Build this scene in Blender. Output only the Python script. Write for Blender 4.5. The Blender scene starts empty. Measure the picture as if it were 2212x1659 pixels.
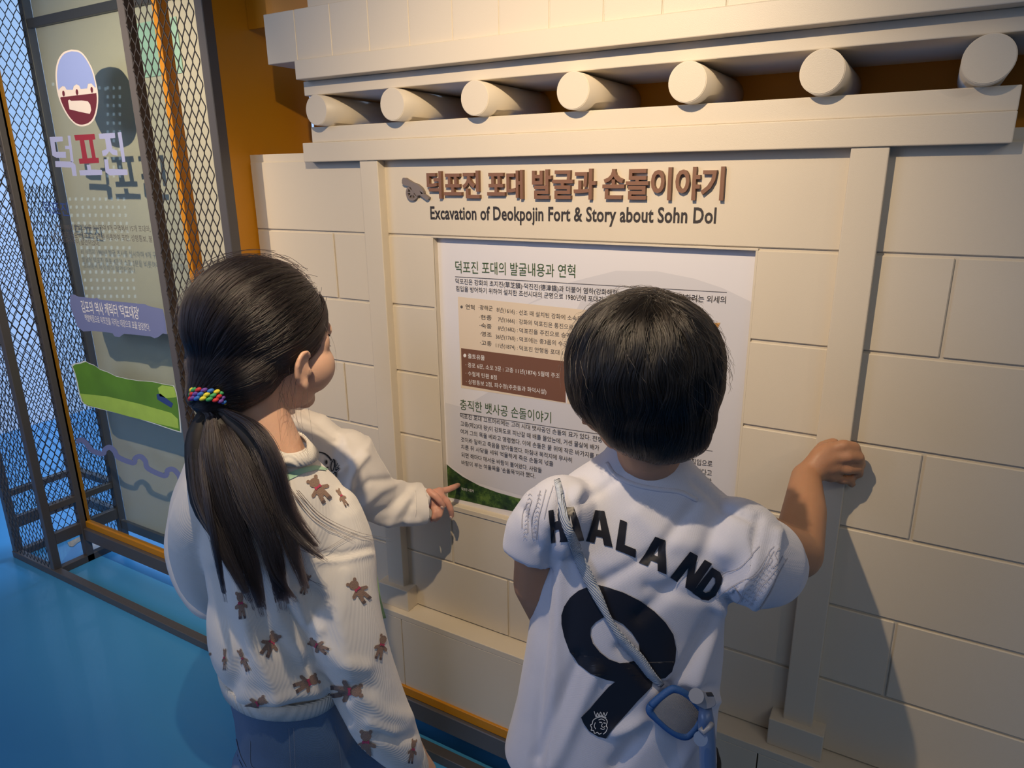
import bpy, bmesh, math, random
import numpy as np
from mathutils import Vector, Matrix
from mathutils.bvhtree import BVHTree
from math import sin, cos, radians, pi
random.seed(4); rng = np.random.default_rng(4)
COL = bpy.context.scene.collection
SC = bpy.context.scene

# ---------------------------------------------------------------- camera, world, lights, exposure
W, H = 2212, 1659
F, YAW, PITCH, ROLL = 1515.87, 0.529697, -0.287986, 0.0115095
H0 = 1.402                                   # camera height above the floor
CAM = np.array([0, -1.2, H0])
def _rot():
    cy, sy = cos(YAW), sin(YAW); cp, sp = cos(PITCH), sin(PITCH); cr, sr = cos(ROLL), sin(ROLL)
    return (np.array([[cy,-sy,0],[sy,cy,0],[0,0,1]]) @ np.array([[1,0,0],[0,cp,-sp],[0,sp,cp]])
            @ np.array([[cr,0,sr],[0,1,0],[-sr,0,cr]]))
RM = _rot()
cd = bpy.data.cameras.new('camera'); cam = bpy.data.objects.new('camera', cd); COL.objects.link(cam)
cd.sensor_width = 36; cd.lens = F / W * 36; cd.clip_start = 0.02
m = Matrix(((RM[0][0], RM[0][2], -RM[0][1]), (RM[1][0], RM[1][2], -RM[1][1]), (RM[2][0], RM[2][2], -RM[2][1]))).to_4x4()
m.translation = CAM; cam.matrix_world = m
SC.camera = cam
SC.view_settings.view_transform = 'Standard'; SC.view_settings.look = 'None'
SC.view_settings.gamma = 1; SC.view_settings.use_curve_mapping = False
SC.view_settings.exposure = 0.0
w = bpy.data.worlds.new('room_light'); SC.world = w; w.use_nodes = True
w.node_tree.nodes['Background'].inputs[0].default_value = (0.62, 0.72, 0.92, 1)
w.node_tree.nodes['Background'].inputs[1].default_value = 0.10
def spot(name, loc, target, power, color, size, blend, radius):
    l = bpy.data.lights.new(name, 'SPOT'); l.energy = power; l.color = color
    l.spot_size = radians(size); l.spot_blend = blend; l.shadow_soft_size = radius
    o = bpy.data.objects.new(name, l); COL.objects.link(o); o.location = loc
    o.rotation_euler = (Vector(target) - Vector(loc)).to_track_quat('-Z', 'Y').to_euler(); return o
WARM = (1.0, 0.77, 0.51)
spot('spotlight_main', (-0.42, -0.88, H0+0.52), (-0.66, 0, H0-0.27), 58, WARM, 98, 1.0, 0.010)
spot('spotlight_left', (-1.85, -0.90, H0+0.55), (-2.05, 0.1, H0-0.15), 66, WARM, 95, 0.8, 0.012)
spot('spotlight_right', (0.98, -0.90, H0+0.52), (0.7, 0, H0-0.3), 6, WARM, 110, 0.9, 0.012)
def area(name, loc, target, power, color, sx, sy):
    l = bpy.data.lights.new(name, 'AREA'); l.shape = 'RECTANGLE'; l.size = sx; l.size_y = sy
    l.energy = power; l.color = color
    o = bpy.data.objects.new(name, l); COL.objects.link(o); o.location = loc
    o.rotation_euler = (Vector(target) - Vector(loc)).to_track_quat('-Z', 'Y').to_euler(); return o
area('window_daylight', (-2.9, -3.6, 2.3), (-0.9, -0.5, 0.7), 34, (0.50, 0.64, 1.0), 1.8, 1.6)
area('hall_fill_light', (1.5, -2.8, 3.2), (-0.1, -0.3, 0.8), 11, (0.80, 0.88, 1.0), 1.6, 1.2)  # added cool fill, brightens the children's backs from behind the camera
area('far_window_daylight', (-2.3, 2.6, 2.2), (-3.6, 1.2, 0.9), 120, (0.58, 0.74, 1.0), 1.4, 1.6)

# ---------------------------------------------------------------- pixel -> world helpers (photograph pixels)
def ray(x, y): return RM @ np.array([(x - W/2)/F, 1, -(y - H/2)/F])
def onY(x, y, Y): d = ray(x, y); return CAM + d*(Y - CAM[1])/d[1]
def onX(x, y, X): d = ray(x, y); return CAM + d*(X - CAM[0])/d[0]
def onZ(x, y, Z): d = ray(x, y); return CAM + d*(Z - CAM[2])/d[2]
def at(x, y, d): return CAM + ray(x, y)*d
def onPl(x, y, Q, n): d = ray(x, y); return CAM + d*(np.dot(np.asarray(Q) - CAM, n)/np.dot(d, n))
def to_px(P):
    q = (np.asarray(P, float) - CAM) @ RM
    return np.stack([W/2 + F*q[..., 0]/q[..., 1], H/2 - F*q[..., 2]/q[..., 1]], -1)

# ---------------------------------------------------------------- materials
def nt(name):
    mt = bpy.data.materials.new(name); mt.use_nodes = True
    return mt, mt.node_tree, mt.node_tree.nodes['Principled BSDF']
def mat(name, col, rough=0.5, metal=0.0, bump=0.0, bscale=200, var=0.0, vscale=8, spec=0.5, coat=0.0, sheen=0.0, emit=None, sub=0.0):
    mt, t, b = nt(name)
    b.inputs['Base Color'].default_value = (*col, 1); b.inputs['Roughness'].default_value = rough
    b.inputs['Metallic'].default_value = metal; b.inputs['Specular IOR Level'].default_value = spec
    b.inputs['Coat Weight'].default_value = coat; b.inputs['Sheen Weight'].default_value = sheen
    if sub:
        b.inputs['Subsurface Weight'].default_value = sub; b.inputs['Subsurface Radius'].default_value = (0.02, 0.008, 0.004)
        b.inputs['Subsurface Scale'].default_value = 0.4
    if emit: b.inputs['Emission Color'].default_value = (*emit[0], 1); b.inputs['Emission Strength'].default_value = emit[1]
    if bump or var:
        tc = t.nodes.new('ShaderNodeTexCoord')
    if bump:
        n = t.nodes.new('ShaderNodeTexNoise'); n.inputs['Scale'].default_value = bscale; n.inputs['Detail'].default_value = 3
        t.links.new(tc.outputs['Object'], n.inputs['Vector'])
        bp = t.nodes.new('ShaderNodeBump'); bp.inputs['Strength'].default_value = bump; bp.inputs['Distance'].default_value = 0.002
        t.links.new(n.outputs['Fac'], bp.inputs['Height']); t.links.new(bp.outputs['Normal'], b.inputs['Normal'])
    if var:
        n = t.nodes.new('ShaderNodeTexNoise'); n.inputs['Scale'].default_value = vscale; n.inputs['Detail'].default_value = 4
        t.links.new(tc.outputs['Object'], n.inputs['Vector'])
        mx = t.nodes.new('ShaderNodeMix'); mx.data_type = 'RGBA'
        mx.inputs['A'].default_value = (*[c*(1-var) for c in col], 1); mx.inputs['B'].default_value = (*[min(1, c*(1+var)) for c in col], 1)
        t.links.new(n.outputs['Fac'], mx.inputs['Factor']); t.links.new(mx.outputs['Result'], b.inputs['Base Color'])
    return mt
M = {}
M['cream'] = mat('cream_panel_paint', (0.64, 0.565, 0.445), 0.42, bump=0.12, bscale=900, var=0.03, vscale=5)
M['orange'] = mat('orange_paint', (0.53, 0.215, 0.004), 0.45, bump=0.1, bscale=600)
M['steel'] = mat('dark_grey_steel_paint', (0.085, 0.080, 0.084), 0.42, bump=0.1, bscale=700)
M['mesh'] = mat('black_expanded_metal', (0.035, 0.033, 0.036), 0.45)
M['beige'] = mat('beige_back_panel', (0.62, 0.57, 0.44), 0.6, var=0.04, vscale=3)
M['white_wall'] = mat('pale_wall_paint', (0.62, 0.68, 0.76), 0.7, var=0.04, vscale=3)
M['floor'] = mat('blue_epoxy_floor', (0.060, 0.32, 0.66), 0.28, bump=0.04, bscale=60, var=0.06, vscale=3, coat=0.15)
M['floor_sand'] = mat('beige_floor_print', (0.42, 0.36, 0.27), 0.4)
M['floor_grey'] = mat('grey_floor_print', (0.45, 0.46, 0.48), 0.4)
M['letter'] = mat('brown_letter_paint', (0.20, 0.095, 0.052), 0.5)
M['cannon'] = mat('grey_brown_cannon_paint', (0.19, 0.155, 0.14), 0.5)
M['ink'] = mat('dark_print_ink', (0.030, 0.024, 0.022), 0.55)
M['green_ink'] = mat('green_print_ink', (0.045, 0.09, 0.025), 0.55)
M['grey_ink'] = mat('grey_print_ink', (0.09, 0.08, 0.075), 0.55)
M['white_ink'] = mat('white_print_ink', (0.8, 0.78, 0.75), 0.55)
M['board'] = mat('white_graphic_board', (0.70, 0.68, 0.70), 0.38)
M['board_arc'] = mat('pale_grey_board_print', (0.60, 0.59, 0.62), 0.38)
M['box_beige'] = mat('beige_board_print', (0.70, 0.58, 0.44), 0.45)
M['box_brown'] = mat('brown_board_print', (0.17, 0.075, 0.045), 0.45)
M['skin'] = mat('light_skin', (0.60, 0.37, 0.265), 0.5, bump=0.12, bscale=500, var=0.06, vscale=30, sub=0.25)
M['skin_tan'] = mat('tanned_skin', (0.44, 0.225, 0.125), 0.5, bump=0.12, bscale=500, var=0.07, vscale=30, sub=0.2)
M['skin_pink'] = mat('pink_skin', (0.66, 0.34, 0.25), 0.5, bump=0.12, bscale=500, var=0.08, vscale=40, sub=0.25)
M['lip'] = mat('lip_skin', (0.45, 0.15, 0.12), 0.4)
M['eye'] = mat('eye_white', (0.75, 0.72, 0.7), 0.2)
M['iris'] = mat('dark_iris', (0.02, 0.012, 0.008), 0.15)
M['print_black'] = mat('black_shirt_print', (0.010, 0.010, 0.016), 0.42)
M['print_grey'] = mat('grey_line_print', (0.42, 0.41, 0.45), 0.7)
M['webbing'] = mat('pale_grey_webbing', (0.50, 0.56, 0.66), 0.7)
M['pouch_trim'] = mat('blue_binding', (0.018, 0.085, 0.28), 0.6, bump=0.3, bscale=900)
M['plastic_grey'] = mat('pale_grey_plastic', (0.24, 0.26, 0.32), 0.35)
M['plastic_blue'] = mat('light_blue_plastic', (0.13, 0.20, 0.36), 0.3)
M['mint'] = mat('mint_ribbon', (0.42, 0.68, 0.50), 0.7)
M['green_strap'] = mat('pale_green_ribbon', (0.36, 0.56, 0.27), 0.7)
M['black_cloth'] = mat('black_cloth', (0.008, 0.008, 0.010), 0.8, bump=0.3, bscale=600)
M['rubber'] = mat('dark_shoe_rubber', (0.03, 0.03, 0.035), 0.6)
M['bear'] = mat('brown_bear_knit', (0.30, 0.20, 0.155), 0.9, bump=0.6, bscale=900)
M['bear_dark'] = mat('dark_bear_knit', (0.12, 0.09, 0.09), 0.9)
M['pink'] = mat('pink_bow_knit', (0.50, 0.06, 0.13), 0.9)
M['hair_cap'] = mat('dark_hair_base', (0.009, 0.007, 0.006), 0.6)
M['sticker_blue'] = mat('periwinkle_sticker', (0.27, 0.36, 0.72), 0.5)
M['sticker_pale'] = mat('pale_sticker_film', (0.70, 0.64, 0.60), 0.5)
M['sticker_maroon'] = mat('maroon_sticker', (0.13, 0.02, 0.035), 0.5)
M['sticker_red'] = mat('dark_red_sticker', (0.26, 0.025, 0.045), 0.5)
M['sticker_slate'] = mat('slate_blue_sticker', (0.17, 0.20, 0.38), 0.5)
M['sticker_lav'] = mat('lavender_sticker', (0.34, 0.38, 0.62), 0.5)
M['sticker_grass'] = mat('green_sticker', (0.10, 0.24, 0.02), 0.5, var=0.35, vscale=9)
M['sticker_lime'] = mat('lime_sticker', (0.36, 0.56, 0.08), 0.5, var=0.15, vscale=20)
M['sticker_navy'] = mat('navy_sticker', (0.03, 0.06, 0.22), 0.5)
M['sticker_edge'] = mat('white_sticker_edge', (0.66, 0.72, 0.70), 0.5)
M['green_light'] = mat('pale_green_light_patch', (0.42, 0.66, 0.52), 0.5, var=0.3, vscale=14)  # green light on the back panel, put into the colour
def glass_mat():
    mt = bpy.data.materials.new('clear_glass'); mt.use_nodes = True; t = mt.node_tree; t.nodes.clear()
    o = t.nodes.new('ShaderNodeOutputMaterial'); a = t.nodes.new('ShaderNodeBsdfTransparent'); g = t.nodes.new('ShaderNodeBsdfGlossy')
    a.inputs[0].default_value = (0.90, 0.94, 0.95, 1); g.inputs['Roughness'].default_value = 0.015
    f = t.nodes.new('ShaderNodeFresnel'); f.inputs['IOR'].default_value = 1.5
    ge = t.nodes.new('ShaderNodeNewGeometry'); mu = t.nodes.new('ShaderNodeMath'); mu.operation = 'MULTIPLY'; iv = t.nodes.new('ShaderNodeMath'); iv.operation = 'SUBTRACT'; iv.inputs[0].default_value = 1.0
    t.links.new(ge.outputs['Backfacing'], iv.inputs[1]); t.links.new(iv.outputs[0], mu.inputs[0]); t.links.new(f.outputs[0], mu.inputs[1])
    mx = t.nodes.new('ShaderNodeMixShader'); t.links.new(mu.outputs[0], mx.inputs[0]); t.links.new(a.outputs[0], mx.inputs[1])
    t.links.new(g.outputs[0], mx.inputs[2]); t.links.new(mx.outputs[0], o.inputs[0]); return mt
M['glass'] = glass_mat()
def emis(name, col, s):
    mt = bpy.data.materials.new(name); mt.use_nodes = True; t = mt.node_tree; t.nodes.clear()
    o = t.nodes.new('ShaderNodeOutputMaterial'); e = t.nodes.new('ShaderNodeEmission')
    e.inputs[0].default_value = (*col, 1); e.inputs[1].default_value = s; t.links.new(e.outputs[0], o.inputs[0]); return mt
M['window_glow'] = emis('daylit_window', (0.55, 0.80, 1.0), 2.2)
def knit_mat(name, col, scale, ang, strength, dist=0.0012, check=False, var=0.04):
    """ribbed or mesh cloth: fine waves in object space as relief"""
    mt, t, b = nt(name); b.inputs['Roughness'].default_value = 0.9; b.inputs['Sheen Weight'].default_value = 0.25
    b.inputs['Base Color'].default_value = (*col, 1); b.inputs['Specular IOR Level'].default_value = 0.2
    tc = t.nodes.new('ShaderNodeTexCoord'); mp = t.nodes.new('ShaderNodeMapping'); mp.inputs['Rotation'].default_value = ang
    t.links.new(tc.outputs['Object'], mp.inputs['Vector'])
    wv = t.nodes.new('ShaderNodeTexWave'); wv.inputs['Scale'].default_value = scale; wv.inputs['Distortion'].default_value = 0.15
    wv.inputs['Detail Scale'].default_value = 3.0; wv.bands_direction = 'X'
    t.links.new(mp.outputs[0], wv.inputs['Vector']); h = wv.outputs['Fac']
    if check:
        w2 = t.nodes.new('ShaderNodeTexWave'); w2.inputs['Scale'].default_value = scale; w2.bands_direction = 'Z'
        t.links.new(mp.outputs[0], w2.inputs['Vector']); mu = t.nodes.new('ShaderNodeMath'); mu.operation = 'MULTIPLY'
        t.links.new(h, mu.inputs[0]); t.links.new(w2.outputs['Fac'], mu.inputs[1]); h = mu.outputs[0]
    nz = t.nodes.new('ShaderNodeTexNoise'); nz.inputs['Scale'].default_value = 400
    t.links.new(tc.outputs['Object'], nz.inputs['Vector'])
    ad = t.nodes.new('ShaderNodeMath'); ad.operation = 'MULTIPLY_ADD'; ad.inputs[1].default_value = 0.35
    t.links.new(nz.outputs['Fac'], ad.inputs[0]); t.links.new(h, ad.inputs[2])
    bp = t.nodes.new('ShaderNodeBump'); bp.inputs['Strength'].default_value = strength; bp.inputs['Distance'].default_value = dist
    t.links.new(ad.outputs[0], bp.inputs['Height']); t.links.new(bp.outputs['Normal'], b.inputs['Normal'])
    n = t.nodes.new('ShaderNodeTexNoise'); n.inputs['Scale'].default_value = 12
    t.links.new(tc.outputs['Object'], n.inputs['Vector'])
    mx = t.nodes.new('ShaderNodeMix'); mx.data_type = 'RGBA'
    mx.inputs['A'].default_value = (*[c*(1-var) for c in col], 1); mx.inputs['B'].default_value = (*[min(1, c*(1+var)) for c in col], 1)
    t.links.new(n.outputs['Fac'], mx.inputs['Factor']); t.links.new(mx.outputs['Result'], b.inputs['Base Color'])
    return mt
M['jersey'] = knit_mat('white_mesh_jersey', (0.60, 0.61, 0.70), 260, (0.3, 0.5, 0.3), 0.35, 0.0006, check=True)
M['sweater'] = knit_mat('cream_rib_knit', (0.76, 0.735, 0.70), 130, (0, 0.5, 0.7), 0.32, 0.0006)
M['sweater_rib'] = knit_mat('cream_rib_trim', (0.74, 0.71, 0.66), 75, (0, 0, 0.9), 0.8, 0.0014)
M['sweatshirt'] = knit_mat('white_cotton_fleece', (0.78, 0.74, 0.70), 420, (0, 0, 0), 0.15, 0.0004)
M['denim'] = knit_mat('blue_denim', (0.085, 0.165, 0.31), 330, (0, 0.7, 0), 0.4, 0.0006, var=0.3)
M['denim_seam'] = mat('pale_denim_seam', (0.16, 0.22, 0.34), 0.85)
def hair_mat(name, col, rough):
    mt = bpy.data.materials.new(name); mt.use_nodes = True; t = mt.node_tree; t.nodes.clear()
    o = t.nodes.new('ShaderNodeOutputMaterial'); hb = t.nodes.new('ShaderNodeBsdfHairPrincipled')
    hb.parametrization = 'COLOR'
    hb.inputs['Color'].default_value = (*col, 1); hb.inputs['Roughness'].default_value = rough
    hb.inputs['Radial Roughness'].default_value = rough+0.1
    hb.inputs['Random Roughness'].default_value = 0.2
    t.links.new(hb.outputs[0], o.inputs[0]); return mt
M['hair_boy'] = hair_mat('black_brown_hair', (0.0075, 0.006, 0.005), 0.26)
M['hair_girl'] = hair_mat('dark_brown_hair', (0.009, 0.0062, 0.0065), 0.28)
def speckle(name, cols, scale):
    mt, t, b = nt(name); b.inputs['Roughness'].default_value = 0.45
    tc = t.nodes.new('ShaderNodeTexCoord'); n = t.nodes.new('ShaderNodeTexNoise'); n.inputs['Scale'].default_value = scale
    n.inputs['Detail'].default_value = 6; n.inputs['Roughness'].default_value = 0.75; t.links.new(tc.outputs['Object'], n.inputs['Vector'])
    r = t.nodes.new('ShaderNodeValToRGB'); t.links.new(n.outputs['Fac'], r.inputs[0])
    el = r.color_ramp.elements
    while len(el) < len(cols): el.new(0.5)
    for i, c in enumerate(cols): el[i].position = 0.30 + 0.42*i/(len(cols)-1); el[i].color = (*c, 1)
    t.links.new(r.outputs[0], b.inputs['Base Color']); return mt
M['forest'] = speckle('printed_forest_photo', [(0.004,0.010,0.004),(0.010,0.028,0.008),(0.03,0.07,0.015),(0.09,0.17,0.03),(0.16,0.22,0.05)], 26)
M['rust'] = speckle('printed_earth_photo', [(0.20,0.05,0.008),(0.42,0.20,0.05),(0.62,0.38,0.14),(0.75,0.6,0.35)], 60)
M['braid'] = speckle('rainbow_braid', [(0.03,0.08,0.5),(0.6,0.03,0.04),(0.75,0.65,0.03),(0.1,0.4,0.6),(0.05,0.35,0.08)], 210)

# ---------------------------------------------------------------- object helpers
def tag(o, label=None, cat=None, group=None, kind=None):
    if label: o['label'] = label
    if cat: o['category'] = cat
    if group: o['group'] = group
    if kind: o['kind'] = kind
    return o
def empty(name, loc, label, cat, group=None):
    o = bpy.data.objects.new(name, None); o.empty_display_size = 0.05; COL.objects.link(o); o.location = loc
    return tag(o, label, cat, group)
def link(name, me, m_, parent=None, smooth=False):
    o = bpy.data.objects.new(name, me); COL.objects.link(o)
    if m_ is not None and not me.materials: me.materials.append(m_)
    if parent is not None:
        o.parent = parent
        off = parent.location if parent.parent is None else Vector((0, 0, 0))
        o.matrix_parent_inverse = Matrix.Translation(-off)
    if smooth:
        for p in me.polygons: p.use_smooth = True
    return o
def mk(name, v, f, m_, parent=None, smooth=False):
    me = bpy.data.meshes.new(name); me.from_pydata([tuple(map(float, x)) for x in v], [], [tuple(int(k) for k in x) for x in f]); me.update()
    return link(name, me, m_, parent, smooth)
def box(name, x, y, z, m_, parent=None, bev=0.0015, seg=1):
    bm = bmesh.new(); bmesh.ops.create_cube(bm, size=1)
    bmesh.ops.scale(bm, vec=(x[1]-x[0], y[1]-y[0], z[1]-z[0]), verts=bm.verts)
    bmesh.ops.translate(bm, vec=((x[0]+x[1])/2, (y[0]+y[1])/2, (z[0]+z[1])/2), verts=bm.verts)
    if bev: bmesh.ops.bevel(bm, geom=bm.edges[:], offset=bev, segments=seg, affect='EDGES', profile=0.5)
    me = bpy.data.meshes.new(name); bm.to_mesh(me); bm.free()
    return link(name, me, m_, parent)
def Z(z): return H0 + z
def boxr(name, x, y, z, *a, **k): return box(name, x, y, (H0+z[0], H0+z[1]), *a, **k)
TS = bpy.data.scenes.new('workbench'); TV = TS.view_layers[0]; TC = TS.collection
def eval_mesh(o):
    TV.update(); return bpy.data.meshes.new_from_object(o.evaluated_get(TV.depsgraph))
_fc = bpy.data.curves.new('type', 'FONT'); _fo = bpy.data.objects.new('type', _fc); TC.objects.link(_fo)   # kept alive: its glyph cache is reused
def _glyphs(s, offset, extrude, res):
    _fc.body = s; _fc.offset = offset; _fc.extrude = extrude; _fc.resolution_u = res
    me = eval_mesh(_fo)
    v = np.array([x.co[:] for x in me.vertices]) if len(me.vertices) else np.zeros((0, 3)); f = [tuple(p.vertices) for p in me.polygons]
    bpy.data.meshes.remove(me); return v, f
_GC = {}; _AC = {}
def advance(ch):
    if ch not in _AC:
        if not _AC: _AC['|'] = _glyphs('||', 0, 0, 1)[0][:, 0].max() - _glyphs('|', 0, 0, 1)[0][:, 0].max()
        if ord(ch) > 0x3000: 
            _AC[ch] = 1.0 if 0x4e00 <= ord(ch) < 0xa000 else 0.92
        else: _AC[ch] = _glyphs('|'+ch+'|', 0, 0, 1)[0][:, 0].max() - _glyphs('|', 0, 0, 1)[0][:, 0].max() - _AC['|']
    return _AC[ch]
def bold_of(x): return 0.024 if x > 0.03 else 0.008 if x > 0.005 else 0.0
TEXT = True
def text_mesh(s, offset=0.0, extrude=0.0, bevel=0.0, res=3, spacing=1.0):
    """set a line glyph by glyph; with extrude, z runs 0..1 back to front"""
    if not TEXT: return np.array([[0, 0, 0], [len(s)*0.9, 0, 0], [len(s)*0.9, 0.1, 0.0], [0, 0.1, 0.0]]), [(0, 1, 2, 3)]
    V = []; Fc = []; pen = 0.0; n = 0; bold = bold_of(offset)
    for ch in s:
        if ch != ' ':
            k = (ch, bold, bool(extrude))
            if k not in _GC:
                v, f = _glyphs(ch, bold, 0, 3)
                if extrude and len(v):
                    from collections import Counter
                    ec = Counter(tuple(sorted(e)) for t in f for e in zip(t, t[1:]+t[:1])); m0 = len(v)
                    F2 = list(f)
                    for t in f:
                        for a, b in zip(t, t[1:]+t[:1]):
                            if ec[tuple(sorted((a, b)))] == 1: F2.append((b, a, a+m0, b+m0))
                    v = np.vstack([v+np.array([0, 0, 1.0]), v]); f = F2
                _GC[k] = (v, f)
            v, f = _GC[k]
            if len(v): V.append(v + np.array([pen, 0, 0])); Fc += [tuple(i+n for i in t) for t in f]; n += len(v)
        pen += advance(ch)*spacing
    return (np.vstack(V) if V else np.zeros((0, 3))), Fc
def fill2d(loops, maxlen=None):
    """polygons with holes (2-D loops, even-odd) -> triangulated mesh, optionally refined"""
    c = bpy.data.curves.new('tmp', 'CURVE'); c.dimensions = '2D'; c.fill_mode = 'BOTH'
    for lp in loops:
        s = c.splines.new('POLY'); s.points.add(len(lp)-1)
        for i, p in enumerate(lp): s.points[i].co = (p[0], p[1], 0, 1)
        s.use_cyclic_u = True
    o = bpy.data.objects.new('tmp', c); TC.objects.link(o)
    me = eval_mesh(o); bpy.data.objects.remove(o); bpy.data.curves.remove(c)
    v = np.array([x.co[:] for x in me.vertices]); f = [tuple(p.vertices) for p in me.polygons]; bpy.data.meshes.remove(me)
    return refine(v, f, maxlen) if maxlen else (v, f)
def refine(v, f, maxlen):
    bm = bmesh.new(); vs = [bm.verts.new(p) for p in v]
    for t in f:
        try: bm.faces.new([vs[i] for i in t])
        except ValueError: pass
    bmesh.ops.triangulate(bm, faces=bm.faces[:])
    for _ in range(7):
        e = [x for x in bm.edges if x.calc_length() > maxlen]
        if not e: break
        bmesh.ops.subdivide_edges(bm, edges=e, cuts=1); bmesh.ops.triangulate(bm, faces=bm.faces[:])
    bm.verts.index_update(); v = np.array([x.co[:] for x in bm.verts]); f = [tuple(q.index for q in x.verts) for x in bm.faces]; bm.free()
    return v, f
def poly_plane(name, loops, Y, m_, parent, kind=None):
    """flat print: photo-pixel loops laid on the facade-parallel plane y = Y"""
    v, f = fill2d(loops); P = [onY(x, y, Y) for x, y, _ in v]
    f = [t[::-1] for t in f]
    return mk(name, P, f, m_, parent)
def circle(cx, cy, rx, ry=None, n=32, a0=0.0):
    ry = ry or rx; return [(cx+rx*cos(2*pi*i/n+a0), cy+ry*sin(2*pi*i/n+a0)) for i in range(n)]
def text_plane(name, s, A, B, Hh, Y, m_, parent, offset=0.0, extrude=0.0, depth=0.0, per_letter=False, spacing=1.0):
    """text on plane y=Y: baseline from pixel A to pixel B, height Hh in metres for a Hangul/cap letter"""
    a = onY(*A, Y); b = onY(*B, Y); L = np.linalg.norm(b - a); ux = (b-a)/L; uz = np.array([0, 0, 1.0])
    v, f = text_mesh(s, offset, extrude, spacing=spacing)
    if not len(v): return None
    x0, x1 = v[:, 0].min(), v[:, 0].max()
    hg = any(ord(ch) > 0x1100 for ch in s); hv = (v[:, 1:2]+0.09)/0.94 if hg else v[:, 1:2]/0.73
    P = a + ((v[:, :1]-x0)/(x1-x0)*L)*ux + (hv*Hh)*uz
    if extrude:
        P[:, 1] = Y - v[:, 2]*depth
    else: P[:, 1] = Y
    if not per_letter: return mk(name, P, f, m_, parent)
    me = bpy.data.meshes.new('tmp'); me.from_pydata([tuple(p) for p in P], [], f); bm = bmesh.new(); bm.from_mesh(me)
    return bm
def cyl(name, a, b, r, m_, parent=None, n=24, r2=None, cap=True, smooth=True):
    a = Vector(a); b = Vector(b); q = (b-a).to_track_quat('Z', 'Y'); r2 = r if r2 is None else r2
    v = []; 
    for c, rr in ((a, r), (b, r2)):
        for i in range(n): v.append(c + q @ Vector((rr*cos(2*pi*i/n), rr*sin(2*pi*i/n), 0)))
    f = [(i, (i+1) % n, n+(i+1) % n, n+i) for i in range(n)]
    if cap: f += [tuple(range(n))[::-1], tuple(range(n, 2*n))]
    o = mk(name, v, f, m_, parent)
    if smooth:
        for p in o.data.polygons[:n]: p.use_smooth = True
    return o
def tube_geo(pts, rad, n=14, flat=None, up=None):
    """loft of circular/elliptic rings along a polyline. rad: list of r or (ra, rb); returns verts, faces (closed)"""
    pts = [Vector(p) for p in pts]; v = []; f = []; N = len(pts)
    prev = None
    for i, p in enumerate(pts):
        t = (pts[min(i+1, N-1)] - pts[max(i-1, 0)]).normalized()
        if up is not None: s = t.cross(Vector(up)).normalized(); u = s.cross(t)
        else:
            s = prev if prev is not None else (Vector((0, 0, 1)).cross(t) if abs(t.z) < 0.9 else Vector((1, 0, 0)).cross(t))
            s = (s - t*s.dot(t)).normalized(); u = t.cross(s); prev = s
        ra, rb = (rad[i], rad[i]) if not isinstance(rad[i], (tuple, list)) else rad[i]
        for k in range(n):
            a = 2*pi*k/n; v.append(p + s*(ra*cos(a)) + u*(rb*sin(a)))
    for i in range(N-1):
        for k in range(n): f.append((i*n+k, i*n+(k+1) % n, (i+1)*n+(k+1) % n, (i+1)*n+k))
    f.append(tuple(range(n))[::-1]); f.append(tuple(range((N-1)*n, N*n)))
    return [tuple(x) for x in v], f
def catmull(pts, n=8):
    P = np.array([list(p) for p in pts], float); P = np.vstack([2*P[0]-P[1], P, 2*P[-1]-P[-2]]); out = []
    for i in range(1, len(P)-2):
        for k in range(n):
            t = k/n; out.append(0.5*((2*P[i]) + (-P[i-1]+P[i+1])*t + (2*P[i-1]-5*P[i]+4*P[i+1]-P[i+2])*t*t + (-P[i-1]+3*P[i]-3*P[i+1]+P[i+2])*t**3))
    out.append(P[-2]); return np.array(out)
def ell_geo(c, r, R=None, n=20, m_=12):
    c = np.asarray(c, float); R = np.eye(3) if R is None else np.asarray(R); v = []; f = []
    for j in range(1, m_):
        th = pi*j/m_
        for i in range(n): a = 2*pi*i/n; v.append(c + R @ (np.array([sin(th)*cos(a), sin(th)*sin(a), cos(th)])*np.asarray(r)))
    top = len(v); v.append(c + R @ (np.array([0, 0, 1])*np.asarray(r))); bot = len(v); v.append(c + R @ (np.array([0, 0, -1])*np.asarray(r)))
    for j in range(m_-2):
        for i in range(n): f.append((j*n+i, (j+1)*n+i, (j+1)*n+(i+1) % n, j*n+(i+1) % n))
    for i in range(n): f.append((top, i, (i+1) % n)); f.append((bot, (m_-2)*n+(i+1) % n, (m_-2)*n+i))
    return v, f
def capsule_chain(pts, rad, n=16, flat=None):
    """tapered chain with round joints: list of geos"""
    out = []
    for i in range(len(pts)-1):
        a, b = np.asarray(pts[i], float), np.asarray(pts[i+1], float); k = 5
        P = [a+(b-a)*t for t in np.linspace(0, 1, k)]; R_ = [rad[i]+(rad[i+1]-rad[i])*t for t in np.linspace(0, 1, k)]
        out.append(tube_geo(P, R_, n))
    for p, r in zip(pts, rad): out.append(ell_geo(p, (r, r, r), n=14, m_=9))
    return out
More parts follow.
